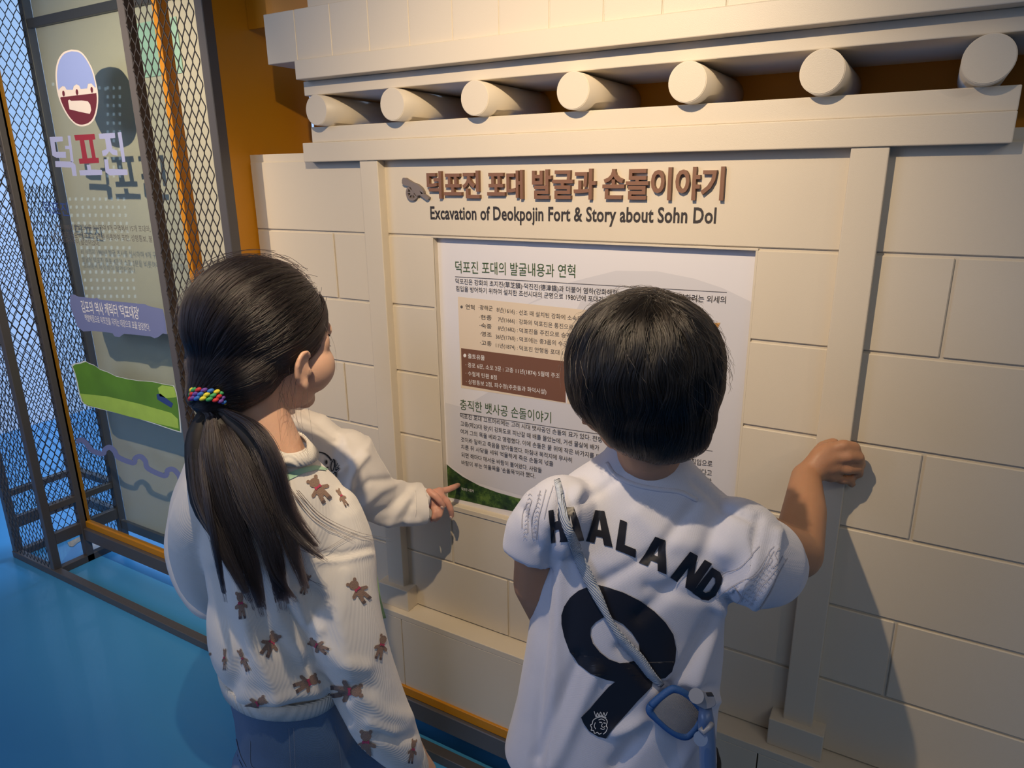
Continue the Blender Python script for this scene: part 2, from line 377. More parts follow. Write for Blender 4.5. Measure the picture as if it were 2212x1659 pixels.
def remesh(geos, voxel, smooth=6, factor=0.5):
    V = []; Fc = []
    for v, f in geos:
        k = len(V); V += [tuple(map(float, p)) for p in v]; Fc += [tuple(i+k for i in t) for t in f]
    me = bpy.data.meshes.new('tmp'); me.from_pydata(V, [], Fc); me.update()
    bm = bmesh.new(); bm.from_mesh(me); bmesh.ops.recalc_face_normals(bm, faces=bm.faces[:]); bm.to_mesh(me); bm.free()
    o = bpy.data.objects.new('tmp', me); TC.objects.link(o)
    r = o.modifiers.new('r', 'REMESH'); r.mode = 'VOXEL'; r.voxel_size = voxel
    s = o.modifiers.new('s', 'SMOOTH'); s.iterations = smooth; s.factor = factor
    out = eval_mesh(o); bpy.data.objects.remove(o); bpy.data.meshes.remove(me)
    return out
def get_co(me): a = np.empty(len(me.vertices)*3, 'f'); me.vertices.foreach_get('co', a); return a.reshape(-1, 3).astype(float)
def set_co(me, a): me.vertices.foreach_set('co', a.astype('f').ravel()); me.update()
def get_no(me): a = np.empty(len(me.vertices)*3, 'f'); me.vertices.foreach_get('normal', a); return a.reshape(-1, 3).astype(float)
def cut(me, co, no, center=None, rad=None):
    """remove what lies beyond a plane (within a radius), leaving a clean open hem"""
    bm = bmesh.new(); bm.from_mesh(me)
    fs = bm.faces[:] if center is None else [f for f in bm.faces if (f.calc_center_median()-Vector(center)).length < rad]
    g = set(fs); es = set(); vs = set()
    for f in fs: es.update(f.edges); vs.update(f.verts)
    bmesh.ops.bisect_plane(bm, geom=list(g)+list(es)+list(vs), plane_co=Vector(co), plane_no=Vector(no), clear_outer=True)
    bm.to_mesh(me); bm.free(); me.update()
def segdist(p, poly):
    d = np.full(len(p), 1e9); poly = np.asarray(poly, float)
    for a, b in zip(poly[:-1], poly[1:]):
        ab = b-a; t = np.clip(((p-a)@ab)/(ab@ab+1e-9), 0, 1); d = np.minimum(d, np.linalg.norm(p-(a+t[:, None]*ab), axis=1))
    return d
def creases(me, lst, mask=None):
    """folds: lst of (polyline in photo pixels, width px, height m); ridge > 0, valley < 0. Applied along the normal"""
    co = get_co(me); no = get_no(me); px = to_px(co); disp = np.zeros(len(co))
    facing = np.clip((np.einsum('ij,ij->i', no, (CAM-co)/np.linalg.norm(CAM-co, axis=1)[:, None])+0.15)*3, 0, 1)
    for poly, wd, h in lst: disp += h*np.exp(-(segdist(px, poly)/wd)**2)
    set_co(me, co + no*(disp*facing)[:, None])
def wobble(me, amp, scale, seed=0, stretch=(1, 1, 1)):
    from mathutils import noise
    co = get_co(me); no = get_no(me)
    d = np.array([noise.noise(Vector((p[0]*scale*stretch[0]+seed, p[1]*scale*stretch[1], p[2]*scale*stretch[2]))) for p in co])
    set_co(me, co + no*(d*amp)[:, None])
def bvh(me_or_list):
    ml = me_or_list if isinstance(me_or_list, list) else [me_or_list]; V = []; Fc = []
    for me in ml:
        k = len(V); V += [v.co.copy() for v in me.vertices]; Fc += [tuple(i+k for i in p.vertices) for p in me.polygons]
    return BVHTree.FromPolygons(V, Fc)
def decal(name, v, f, tree, m_, parent, off=0.0012, maxd=3.0):
    """lay a flat print (photo-pixel vertices) onto a cloth surface"""
    P = []; ok = []
    for x, y, *_ in v:
        d = Vector(ray(x, y)).normalized(); h = tree.ray_cast(Vector(CAM), d, maxd)
        if h[0] is None: P.append((0, 0, 0)); ok.append(False)
        else:
            n = h[1] if h[1].dot(d) < 0 else -h[1]
            P.append(tuple(h[0] + n*off)); ok.append(True)
    ok = np.array(ok)
    dist = np.array([np.linalg.norm(np.array(p)-CAM) for p in P])
    f2 = [t for t in f if all(ok[i] for i in t) and max(dist[list(t)])-min(dist[list(t)]) < 0.03]
    if not f2: return None
    used = sorted({i for t in f2 for i in t}); mp = {u: k for k, u in enumerate(used)}
    return mk(name, [P[u] for u in used], [tuple(mp[i] for i in t) for t in f2], m_, parent, smooth=True)
def quad_map(pts01, q):
    """unit square coordinates (y down) -> pixel quad TL, TR, BR, BL (bilinear)"""
    q = np.asarray(q, float); o = []
    for u, v in pts01: o.append(tuple((1-u)*(1-v)*q[0] + u*(1-v)*q[1] + u*v*q[2] + (1-u)*v*q[3]))
    return o
def hair(name, strands, r0, r1, m_, parent):
    h = bpy.data.hair_curves.new(name); h.add_curves([len(s) for s in strands])
    P = np.vstack(strands).astype('f'); h.attributes['position'].data.foreach_set('vector', P.ravel())
    R_ = np.concatenate([np.linspace(r0, r1, len(s)) for s in strands]).astype('f')
    a = h.attributes.get('radius') or h.attributes.new('radius', 'FLOAT', 'POINT'); a.data.foreach_set('value', R_)
    h.materials.append(m_); o = bpy.data.objects.new(name, h); COL.objects.link(o)
    if parent is not None: o.parent = parent; o.matrix_parent_inverse = Matrix.Translation(-parent.location)
    tag(o, kind='stuff'); return o

# ================================================================ SETTING
tag(box('floor', (-6, 5), (-5, 4), (-0.06, 0.0), M['floor'], bev=0), kind='structure')
tag(box('wall_back', (-6.2, 1.6), (3.6, 3.7), (0, 3.6), M['white_wall'], bev=0), kind='structure')
tag(box('wall_left', (-6.1, -6.0), (-5.0, 3.6), (0, 3.6), M['white_wall'], bev=0), kind='structure')
tag(box('wall_far', (-4.6, -4.5), (0.55, 3.6), (0, 3.6), M['white_wall'], bev=0), kind='structure')
# printed rock shapes on the floor under the case
fp = empty('floor_graphic', (-2.3, 0.1, 0.0), 'beige and grey rock shapes printed on the blue floor under the glass case', 'floor print')
def floor_poly(name, pts, m_, z=0.0015):
    v, f = fill2d([pts]); return mk(name, [onZ(x, y, z) for x, y, _ in v], [t[::-1] for t in f], m_, fp)
floor_poly('sand_patch', [(146,1172),(170,1160),(190,1152),(206,1158),(196,1163),(180,1166),(168,1172),(158,1181),(150,1180)], M['floor_sand'])
floor_poly('rock_patch', [(198,1162),(212,1160),(228,1166),(241,1173),(226,1178),(210,1186),(196,1188),(186,1184),(192,1178),(199,1172)], M['floor_grey'])

# ================================================================ FACADE (display wall shaped like a gate house)
fac = empty('display_wall', (-0.55, 0.0, 0.0), 'cream gatehouse-shaped display wall with block joints, pillars and round rafters', 'display wall')
CR = M['cream']
G = 0.0022                                    # half joint
ROW = [-0.118, -0.270, -0.4219, -0.5738, -0.7257, -0.8776, -1.0290]
boxr('wall_core', (-1.42, 0.60), (0.0045, 0.045), (-1.30, 0.055), CR, fac, bev=0)
def block(x0, x1, z1, z0, t=0.045):
    o = boxr('block', (x0+G, x1-G), (0.0, t), (z0+G, z1-G), CR, fac, bev=0.0016); return o
PL = (-1.056, -1.007); PR = (-0.114, -0.0635)
# the hole for the board is left open: blocks behind keep clear of it
bx0, bx1, bz0, bz1 = -0.889, -0.2395, ROW[4]+0.0, ROW[0]-0.003
bpy.data.objects.remove(bpy.data.objects['wall_core'])
for nm, x, z in (('backing', (-1.42, bx0-0.001), (-1.30, 0.055)), ('backing', (bx1+0.001, 0.60), (-1.30, 0.055)),
                 ('backing', (bx0-0.001, bx1+0.001), (-1.30, bz0-0.001)), ('backing', (bx0-0.001, bx1+0.001), (bz1+0.001, 0.055))):
    boxr(nm, x, (0.004, 0.044), z, CR, fac, bev=0)
T_ = 0.0039
block(PL[1]-0.02, PR[0]+0.02, 0.055, ROW[0], T_)
for i in range(4):
    block(PL[1]-0.02, bx0+G, ROW[i], ROW[i+1], T_); block(bx1-G, PR[0]+0.02, ROW[i], ROW[i+1], T_)
for a, b in ((PL[1]-0.02, -0.87), (-0.87, -0.49), (-0.49, PR[0]+0.02)): block(a, b, ROW[4], ROW[5], T_)
for a, b in ((PL[1]-0.02, -0.719), (-0.719, -0.34), (-0.34, PR[0]+0.02)): block(a, b, ROW[5], ROW[6], T_)
block(-1.42, PL[0]+0.02, 0.040, ROW[0], T_); block(PR[1]-0.02, 0.60, 0.040, ROW[0], T_)
for i in range(6):
    if i % 2 == 0: cutsL = [-1.42, -1.168, PL[0]+0.02]; cutsR = [PR[1]-0.02, 0.0405, 0.33, 0.60]
    else: cutsL = [-1.42, PL[0]+0.02]; cutsR = [PR[1]-0.02, 0.30, 0.60]
    for c in (cutsL, cutsR):
        for a, b in zip(c[:-1], c[1:]): block(a, b, ROW[i], ROW[i+1], T_)
# recess lining of the board opening
boxr('recess_trim', (bx0-0.004, bx0), (-0.0004, 0.017), (bz0, bz1), CR, fac, bev=0.0005)
boxr('recess_trim', (bx1, bx1+0.004), (-0.0004, 0.017), (bz0, bz1), CR, fac, bev=0.0005)
boxr('recess_trim', (bx0-0.004, bx1+0.004), (-0.0004, 0.017), (bz1, bz1+0.004), CR, fac, bev=0.0005)
boxr('recess_trim', (bx0-0.004, bx1+0.004), (-0.0030, 0.017), (bz0-0.012, bz0), CR, fac, bev=0.0008)
for p in (PL, PR):
    boxr('pillar', p, (-0.022, 0.002), (-0.977, 0.0345), CR, fac, bev=0.0018, seg=2)
for a, b in ((PL[0]-0.022, PL[1]+0.022), (PR[0]-0.022, PR[1]+0.022)):
    boxr('pillar_base', (a, b), (-0.036, 0.002), (-1.029, -0.972), CR, fac, bev=0.0018, seg=2)
# lower beams, rafters, upper beams, frieze
boxr('beam', (-1.213, 0.0795), (-0.026, 0.05), (0.0345, 0.0745), CR, fac, bev=0.0016, seg=2)
boxr('beam', (-1.188, 0.0795), (-0.021, 0.05), (0.0745, 0.1065), CR, fac, bev=0.0016, seg=2)
boxr('beam', (-1.190, 0.60), (-0.030, 0.20), (0.1685, 0.197), CR, fac, bev=0.0016, seg=2)
boxr('beam', (-1.180, 0.70), (-0.060, 0.02), (0.197, 0.2345), CR, fac, bev=0.0016, seg=2)
fx = [-1.268] + [-1.178+0.0975*i for i in range(19)]
for a, b in zip(fx[:-1], fx[1:]): boxr('frieze_block', (a+0.0008, b-0.0008), (-0.051, 0.04), (0.2335, 0.330), CR, fac, bev=0.0010)
boxr('frieze_core', (-1.267, 0.66), (-0.0495, 0.039), (0.2345, 0.329), CR, fac, bev=0)
boxr('upper_wall', (-1.168, 0.66), (-0.022, 0.04), (0.330, 0.62), CR, fac, bev=0.002)
LOGY = -0.047
for x, t, b in [(683,206,273),(847,193,264),(1025,177,255),(1237,157,242),(1484,135,228),(1775,111,210),(2135,80,191)]:
    p = onY(x, (t+b)/2, LOGY); r = 0.0302
    bm = bmesh.new(); bmesh.ops.create_cone(bm, cap_ends=True, segments=48, radius1=r, radius2=r, depth=0.247)
    bmesh.ops.bevel(bm, geom=[e for e in bm.edges if len(e.link_faces) == 2 and any(len(f.verts) > 4 for f in e.link_faces)], offset=0.0011, segments=2, affect='EDGES')
    bmesh.ops.rotate(bm, matrix=Matrix.Rotation(pi/2, 3, 'X'), verts=bm.verts)
    bmesh.ops.translate(bm, vec=(p[0], LOGY+0.1235, H0+0.1370), verts=bm.verts)
    me = bpy.data.meshes.new('rafter'); bm.to_mesh(me); bm.free(); o = link('rafter', me, CR, fac, smooth=True)
    for q in me.polygons:
        if abs(q.normal.y) > 0.99: q.use_smooth = False
# ledge, plinth, yellow strip, steel beam under it
boxr('ledge', (-1.42, 0.60), (-0.052, 0.003), (-1.045, -1.029), CR, fac, bev=0.0015, seg=2)
bj = [-1.42, -0.997, -0.572, -0.147, 0.28, 0.60]
for a, b in zip(bj[:-1], bj[1:]): boxr('plinth_panel', (a+0.0012, b-0.0012), (-0.0515, 0.003), (-1.238, -1.0452), CR, fac, bev=0.0008)
boxr('yellow_strip', (-1.42, 0.60), (-0.0575, 0.0), (-1.262, -1.2375), M['orange'], fac, bev=0.001)
boxr('base_beam', (-1.42, 0.60), (-0.066, -0.03), (-1.315, -1.263), M['steel'], fac, bev=0.002)
boxr('back_panel', (-1.40, 0.60), (0.2005, 0.215), (0.05, 0.24), M['orange'], fac, bev=0)
boxr('orange_back', (-1.40, 0.66), (0.046, 0.06), (-1.30, 0.05), M['orange'], fac, bev=0)
boxr('light_block_panel', (-1.415, 0.66), (0.03, 0.045), (-1.402, -1.30), M['steel'], fac, bev=0)  # added panel, blocks light coming through the gap under the base
# support feet of the base beam
for x in (-1.39, -0.45, 0.57): boxr('foot', (x-0.014, x+0.014), (-0.060, -0.032), (-1.402, -1.3155), M['steel'], fac, bev=0.001)
# orange return wall at the left end of the facade
boxr('orange_side_panel', (-1.445, -1.4215), (-0.068, 0.215), (-1.30, 0.75), M['orange'], fac, bev=0.001)
boxr('orange_back', (-1.42, 0.66), (0.0405, 0.0455), (0.331, 0.75), M['orange'], fac, bev=0)

# ---- title lettering, one raised piece per syllable
title = '덕포진 포대 발굴과 손돌이야기'
spans = [(925,986),(987,0)]
tx0 = onY(925, 432, 0)[0]; tx1 = onY(1560, 432, 0)[0]
# pixel spans (left, right) of each word's face, measured along the baseline
words = [('덕포진', 922, 1035), ('포대', 1052, 1129), ('발굴과', 1149, 1286), ('손돌이야기', 1301, 1563)]
fy = -0.0085
for wd, xa, xb in words:
    X0 = onY(xa, 405, fy)[0]; X1 = onY(xb, 405, fy)[0]
    glyphs = []; adv = 0.0
    vs, fs = text_mesh(wd, 0.040, 0.05, res=4); gx0, gx1 = vs[:, 0].min(), vs[:, 0].max()
    pen = 0.0
    for ch in wd:
        v, f = text_mesh(ch, 0.040, 0.05, res=4)
        k = wd.index(ch); pre = wd[:k]
        off = 0.0
        if pre:
            va, _ = text_mesh(pre + ch, 0.040, 0.05, res=2); off = va[:, 0].max() - v[:, 0].max()
        P = np.empty_like(v); sx = (X1-X0)/(gx1-gx0)
        zc0, zc1 = -0.10, 0.84
        P[:, 0] = X0 + (v[:, 0]+off-gx0)*sx
        P[:, 2] = H0 - 0.0425 + (v[:, 1]+0.11)/0.94*0.0525
        P[:, 1] = np.where(v[:, 2] > 0.5, fy, 0.0005)
        o = mk('raised_letter', P, f, M['letter'], fac)
poly = [(868,390),(871,384),(878,385),(893,393),(904,401),(910,412),(916,416),(914,423),(909,421),(905,424),(910,428),(899,420),(893,424)]
# cannon emblem: barrel, carriage tail and spoked wheel
def raised(name, loops, m_, depth=0.0085):
    v, f = fill2d(loops); n = len(v); Pf = [onY(x, y, -depth) for x, y, _ in v]; Pb = [np.array([p[0], 0.0005, p[2]]) for p in Pf]
    from collections import Counter
    ec = Counter(); 
    for t in f:
        for i in range(len(t)): ec[tuple(sorted((t[i], t[(i+1) % len(t)])))] += 1
    F2 = [tuple(t[::-1]) for t in f]
    for t in f:
        for i in range(len(t)):
            a, b = t[i], t[(i+1) % len(t)]
            if ec[tuple(sorted((a, b)))] == 1: F2.append((a, b, b+n, a+n))
    return mk(name, Pf+Pb, F2, m_, fac)
raised('cannon_barrel', [[(868,389),(870,384),(874,384),(890,394),(896,396),(902,399),(909,405),(914,413),(915,418),(910,419),(906,412),(926,427),(925,431),(921,432),(907,422),(899,423),(892,413),(886,404),(871,399),(868,396)]], M['cannon'])
wc = (890, 416)
whl = [circle(wc[0], wc[1], 13.5, 17.5, 30)]
for k in range(8):
    a0 = 2*pi*k/8+0.12; a1 = a0+0.55
    whl.append([(wc[0]+9.8*cos(a0), wc[1]+13*sin(a0)), (wc[0]+9.8*cos(a1), wc[1]+13*sin(a1)), (wc[0]+4.2*cos((a0+a1)/2+0.15), wc[1]+5.6*sin((a0+a1)/2+0.15)), (wc[0]+4.2*cos((a0+a1)/2-0.15), wc[1]+5.6*sin((a0+a1)/2-0.15))])
raised('cannon_wheel', whl, M['cannon'], 0.0070)
text_plane('english_title', 'Excavation of Deokpojin Fort & Story about Sohn Dol', (930, 473), (1546, 482), 0.0262, -0.0006, M['ink'], fac, offset=0.04, spacing=1.04)

# ================================================================ INFORMATION BOARD
BY = 0.0150
brd = empty('information_board', (-0.564, BY, H0-0.72), 'white graphic board with Korean text set into the cream wall behind the boy', 'information board')
boxr('board_sheet', (bx0, bx1), (BY+0.0004, BY+0.006), (bz0, bz1), M['board'], brd, bev=0)
y1 = BY - 0.0001; y2 = BY - 0.0003; y3 = BY - 0.0006
def clipx(loop): return loop
poly_plane('arc_print', [[(951,632),(975,650),(1010,662),(1060,668),(1130,662),(1230,610),(1330,585),(1420,586),(1500,602),(1560,622),(1629,655),(1600,917),(1587,1059),(1580,1100),(1400,1100),(1200,1090),(1100,1063),(1020,1040),(968,1003),(960,850)]], BY+0.0002, M['board_arc'], brd)
poly_plane('arc_print', [[(951,632),(975,650),(1010,662),(1060,668),(1130,662),(1200,635),(1260,640),(1230,700),(1200,760),(1120,820),(1050,850),(1000,880),(962,870)]], BY+0.0001, M['board'], brd)
poly_plane('info_box', [[(989,641),(1250,668),(1545,699),(1543,926),(1225,872),(996,838)]], y1, M['box_beige'], brd)
poly_plane('relic_box', [[(996,752),(1222,781),(1222,870),(998,832)]], y2, M['box_brown'], brd)
poly_plane('white_rule', [[(1222,781),(1225,782),(1225,872),(1222,871)]], y2, M['board'], brd)
poly_plane('earth_photo', [[(1395,708),(1556,697),(1549,712),(1541,921),(1400,900)]], y3, M['rust'], brd)
frs = [(965,1003),(978,1014),(1000,1030),(1035,1049),(1075,1064),(1118,1076),(1200,1092),(1300,1110),(1380,1125),(1380,1180),(1250,1150),(1117,1106),(1060,1095),(1010,1083),(968,1074)]
v, f = fill2d([frs]); P = [onY(x, y, y1) for x, y, _ in v]
P = [np.array([max(bx0+0.0005, p[0]), p[1], max(H0+bz0+0.0005, p[2])]) for p in P]
mk('forest_photo', P, [t[::-1] for t in f], M['forest'], brd)
def line(s, A, B, hh, m_='ink', off=-0.004): text_plane('text_line', s, A, B, hh, y3-0.0002, M[m_], brd, offset=off)
line('덕포진 포대의 발굴내용과 연혁', (984,590), (1242,601), 0.0265, 'green_ink', 0.004)
poly_plane('rule', [[(983,597),(1570,631),(1570,632.2),(983,598.2)]], y3, M['grey_ink'], brd)
line('덕포진은 강화의 초지진(草芝鎭)·덕진진(德津鎭)과 더불어 염하(강화해협)', (984,613), (1338,640), 0.0120)
line('침략하려는 외세의', (1452,649), (1567,656), 0.0130)
line('침입을 방어하기 위하여 설치한 조선시대의 군영으로 1980년에 포대가', (985,629), (1303,654), 0.0120)
dot = lambda x, y, r, m_: poly_plane('bullet', [circle(x, y, r, r*1.25, 14)], y3, M[m_], brd)
dot(997, 663, 2.6, 'grey_ink'); dot(1004, 768, 3.2, 'white_ink')
line('연혁', (1006,668), (1025,670), 0.0112)
rows = [('·광해군', (1034,669), (1064,672), '8년(1616) :', (1073,674), (1117,679), '선조 때 설치된 강화에 소속된', (1121,680), (1256,695)),
        ('·현종', (1035,690), (1062,692), '7년(1666) :', (1076,695), (1117,699), '강화의 덕포진은 통진으로', (1121,700), (1238,713)),
        ('·숙종', (1036,708), (1062,711), '8년(1682) :', (1076,714), (1118,718), '덕포진을 주진으로 승격', (1122,719), (1232,731)),
        ('·영조', (1037,726), (1062,729), '36년(1760) :', (1071,732), (1118,737), '덕포에는 종3품의 수군', (1122,738), (1226,749)),
        ('·고종', (1037,745), (1062,748), '11년(1874) :', (1071,751), (1118,756), '덕포진 안행동 포대 1', (1122,757), (1216,768))]
for a, p, q, b, r_, s_, c, t_, u_ in rows:
    line(a, p, q, 0.0108); line(b, r_, s_, 0.0108, 'grey_ink'); line(c, t_, u_, 0.0108, 'grey_ink', -0.008)
line('출토유물', (1011,774), (1047,779), 0.0112, 'white_ink', 0.006)
line('· 중포 6문, 소포 2문 : 고종 11년(1874) 5월에 주조', (1006,793), (1209,818), 0.0112, 'white_ink', 0.0)
line('· 수철제 탄환 8점', (1006,811), (1073,821), 0.0112, 'white_ink', 0.0)
line('· 상평통보 2점, 파수청(주춧돌과 화덕시설)', (1007,829), (1180,852), 0.0112, 'white_ink', 0.0)
line('충직한 뱃사공 손돌이야기', (994,885), (1190,915), 0.0255, 'green_ink', 0.004)
poly_plane('rule', [[(994,892),(1539,974),(1539,975.2),(994,893.2)]], y3, M['grey_ink'], brd)
para = [('덕포진 포대 끄트머리에는 고려 시대 뱃사공인 손돌의 묘가 있다. 전쟁', (994,903), (1300,956)),
        ('고종(제23대 왕)이 강화도로 피난갈 때 배를 몰았는데, 거센 물살에 배가', (995,920), (1294,974)),
        ('여겨 그의 목을 베라고 명령했다. 이에 손돌은 물 위에 작은 바가지를 띄', (995,937), (1296,993)),
        ('것이라 말하고 죽음을 받아들였다. 마침내 목적지에 무사히', (996,954), (1235,1000)),
        ('치른 뒤 사당을 세워 억울하게 죽은 손돌의 넋을', (996,970), (1195,1008)),
        ('되면 해마다 매서운 바람이 불어왔다. 사람들', (997,987), (1170,1022)),
        ("바람이 부는 여울목을 '손돌목'이라 했다.", (997,1004), (1156,1034))]
for s, p, q in para: line(s, p, q, 0.0122)
for s, p, q in [('몽골의 침입으로', (1455,999), (1538,1009)), ('을 잘못 잡았다고', (1450,1018), (1537,1029)), ('무사히 도착할', (1466,1036), (1536,1047)), ('하게 장사를', (1476,1056), (1535,1066))]:
    line(s, p, q, 0.0128)
text_plane('photo_caption', '덕포진 나팔개', (997, 1059), (1023, 1064), 0.0075, y3, M['white_ink'], brd)

# ================================================================ STEEL AND GLASS CASE AT THE LEFT
gc = empty('glass_display_case', (-2.1, 0.05, 0.0), 'steel framed display case with stickered glass, yellow trim and wire mesh panels', 'display case')
ST = M['steel']; TB = 0.027
def post(x, y, z0=-1.402, z1=0.75): boxr('post', (x, x+TB), (y, y+TB), (z0, z1), ST, gc, bev=0.0015)
XA = -2.645
post(-2.915, -0.08); post(XA, -0.08); post(-1.719, -0.08); post(-1.446, -0.08)
post(-2.915, 0.183); post(XA, 0.183); post(XA, 0.04, -1.402)
boxr('floor_rail', (-2.915, 0.60), (-0.083, -0.056), (-1.402, -1.375), ST, gc, bev=0.0015)
for x in (-2.915, XA, -1.446+0.0): boxr('floor_rail', (x, x+TB), (-0.056, 0.20), (-1.402, -1.375), ST, gc, bev=0.0015)
for x in (XA, -2.915):
    boxr('cross_rail', (x+0.002, x+TB-0.002), (-0.053, 0.183), (-1.262-0.02, -1.238), ST, gc, bev=0.001)
    boxr('cross_rail', (x+0.002, x+TB-0.002), (-0.053, 0.183), (-1.150, -1.127), ST, gc, bev=0.001)
boxr('cross_rail', (-2.888, XA), (0.183, 0.21), (-1.150, -1.127), ST, gc, bev=0.001)
boxr('cross_rail', (-2.888, XA), (0.183, 0.21), (-1.285, -1.25), ST, gc, bev=0.001)
boxr('glass_beam', (XA+TB, -1.446), (0.045, 0.085), (-1.312, -1.262), ST, gc, bev=0.002)
# yellow trim round the glass
OR = M['orange']
boxr('yellow_trim', (-2.636, -1.70), (0.058, 0.078), (-1.262, -1.238), OR, gc, bev=0.001)
boxr('yellow_trim', (-2.640, -2.618), (0.058, 0.078), (-1.238, 0.75), OR, gc, bev=0.001)
boxr('yellow_trim', (-1.787, -1.768), (0.058, 0.092), (-1.238, 0.75), OR, gc, bev=0.001)
boxr('glass_pane', (-2.617, -1.788), (0.0655, 0.0715), (-1.2375, 0.75), M['glass'], gc, bev=0)
# beige back panel, its rails
boxr('beige_panel', (-2.60, -1.4505), (0.200, 0.215), (-1.30, 0.75), M['beige'], gc, bev=0)
boxr('back_rail', (-2.617, -1.46), (0.186, 0.1995), (0.478, 0.505), ST, gc, bev=0.001)
boxr('back_rail', (-2.617, -1.46), (0.186, 0.1995), (-1.327, -1.290), ST, gc, bev=0.001)
boxr('green_light_patch', (-2.10, -1.885), (0.197, 0.1995), (0.291, 0.435), M['green_light'], gc, bev=0)  # patch of green light, painted as a thin coloured sheet
# expanded metal
def wire_panel(o0, eu, ev, nu, nv, name='wire_mesh'):
    """diamond mesh: o0 corner, eu / ev = cell vectors along and up"""
    o0, eu, ev = np.array(o0), np.array(eu), np.array(ev); nrm = np.cross(eu, ev); nrm /= np.linalg.norm(nrm)
    segs = []
    k = 0.12
    for j in range(nv):
        for i in range(nu):
            c = o0 + eu*(i+0.5) + ev*(j+0.5); top = c+ev*(0.5-k/2); bo = c-ev*(0.5-k/2); l = c-eu*0.5; r = c+eu*0.5
            segs += [(top, l+ev*k/2), (top, r+ev*k/2), (bo, l-ev*k/2), (bo, r-ev*k/2)]
            segs += [(top, top+ev*k)]
            if i < nu: segs += [(r-ev*k/2, r+ev*k/2)]
    V = []; Fc = []; wd = 0.0011; th = 0.0008
    for a, b in segs:
        d = b-a; d = d/np.linalg.norm(d); s = np.cross(d, nrm)*wd; t = nrm*th; n = len(V)
        V += [a-s-t, a+s-t, a+s+t, a-s+t, b-s-t, b+s-t, b+s+t, b-s+t]
        Fc += [(n, n+1, n+5, n+4), (n+1, n+2, n+6, n+5), (n+2, n+3, n+7, n+6), (n+3, n, n+4, n+7)]
    o = mk(name, V, Fc, M['mesh'], gc); tag(o, kind='stuff'); return o
cu, cv = 0.0245, 0.0485
wire_panel((-1.692, -0.0815, H0-1.372), (cu, 0, 0), (0, 0, cv), 10, 42)
wire_panel((-2.888, -0.0815, H0-1.372), (cu, 0, 0), (0, 0, cv), 10, 28)
wire_panel((-2.630, -0.053, H0-1.236), (0, cu, 0), (0, 0, cv), 10, 42)
wire_panel((-2.900, -0.053, H0-1.236), (0, cu, 0), (0, 0, cv), 10, 26)
wire_panel((-2.888, 0.198, H0-1.372), (cu, 0, 0), (0, 0, cv), 10, 28)

# ---- stickers on the glass (characters of the original artwork left out)
GY = 0.0652
def stk(name, loops, m_, k=0): return poly_plane(name, loops, GY-0.0003*k, M[m_], gc)
def ovl(cx, cy, a, b, tilt, n=44):
    return [(cx + a*cos(t)*cos(tilt) - b*sin(t)*sin(tilt), cy + a*cos(t)*sin(tilt) + b*sin(t)*cos(tilt)) for t in [2*pi*i/n for i in range(n)]]
def oval_px(r, n=48, lo=0, hi=2*pi):
    c = onY(164, 189, GY); 
    return [tuple(to_px(np.array([c[0]+r*cos(t), GY, c[2]+r*sin(t)]))) for t in [lo+(hi-lo)*i/n for i in range(n)]]
# the oval seen in the photo: outer outline through measured points
out = [(154,107),(172,110),(186,124),(200,150),(208,180),(212,205),(211,232),(205,255),(194,268),(178,273),(163,269),(148,254),(134,230),(125,205),(121,180),(120,155),(125,130),(137,113)]
out = [tuple(p) for p in catmull(out+[out[0]], 3)[:-1]]
inn = [((x-166)*0.93+166, (y-190)*0.955+190) for x, y in out]
stk('oval_sticker', [out], 'sticker_pale', 0)
sky_ = [p for p in inn if p[1] < 192]; 
up_ = [p for p in inn if p[1] < 190]
ang = lambda p: math.atan2(p[1]-190, p[0]-166)
up_ = sorted(up_, key=lambda p: p[0])
left_pts = [p for p in inn if p[1] < 196]
left_pts.sort(key=ang)
low_ = [(205,189),(197,180),(190,181),(188,191),(174,192),(171,185),(165,182),(159,186),(157,194),(144,194),(140,187),(134,186),(128,192),(127,196)]
stk('sky_print', [left_pts + low_], 'sticker_blue', 1)
bot = [p for p in inn if p[1] > 206 and ang(p) > 0]; bot.sort(key=ang)
stk('ground_print', [[(131,210),(208,201)] + bot], 'sticker_maroon', 1)
for x, y in ((137,202),(166,199),(198,194)): stk('battery_print', [ovl(x, y, 2.6, 6.5, -0.1, 16)], 'sticker_maroon', 2)
stk('cannon_print', [[(147,217),(150,215),(154,218),(176,217),(190,219),(195,226),(197,238),(194,246),(184,244),(170,241),(150,236)]], 'sticker_pale', 2)
# logo syllables drawn as strokes
stk('logo_letter', [[(107,296),(135,295),(136,305),(118,307),(121,328),(142,328),(143,341),(122,341),(113,336)]], 'sticker_lav', 1)
stk('logo_letter', [[(146,293),(152,293),(159,350),(153,350),(150,322),(141,322),(140,315),(149,315)]], 'sticker_lav', 1)
stk('logo_letter', [[(119,348),(155,349),(163,356),(166,380),(157,380),(154,362),(120,361)]], 'sticker_lav', 1)
stk('logo_letter', [[(160,292),(204,289),(206,301),(200,302),(207,341),(213,341),(214,352),(172,354),(170,343),(178,342),(172,303),(163,304)], [(182,303),(192,302),(199,341),(189,342)]], 'sticker_red', 1)
stk('logo_letter', [[(187,356),(195,356),(197,366),(220,367),(221,378),(173,379),(171,368),(189,367)]], 'sticker_lav', 1)
stk('logo_letter', [[(213,289),(248,287),(249,298),(238,299),(243,322),(253,325),(254,336),(243,334),(236,327),(229,336),(222,337),(220,326),(230,322),(227,300),(215,300)]], 'sticker_lav', 1)
stk('logo_letter', [[(254,286),(262,285),(271,350),(264,350)]], 'sticker_lav', 1)
stk('logo_letter', [[(225,344),(233,344),(236,365),(275,366),(276,378),(237,379),(228,372)]], 'sticker_lav', 1)
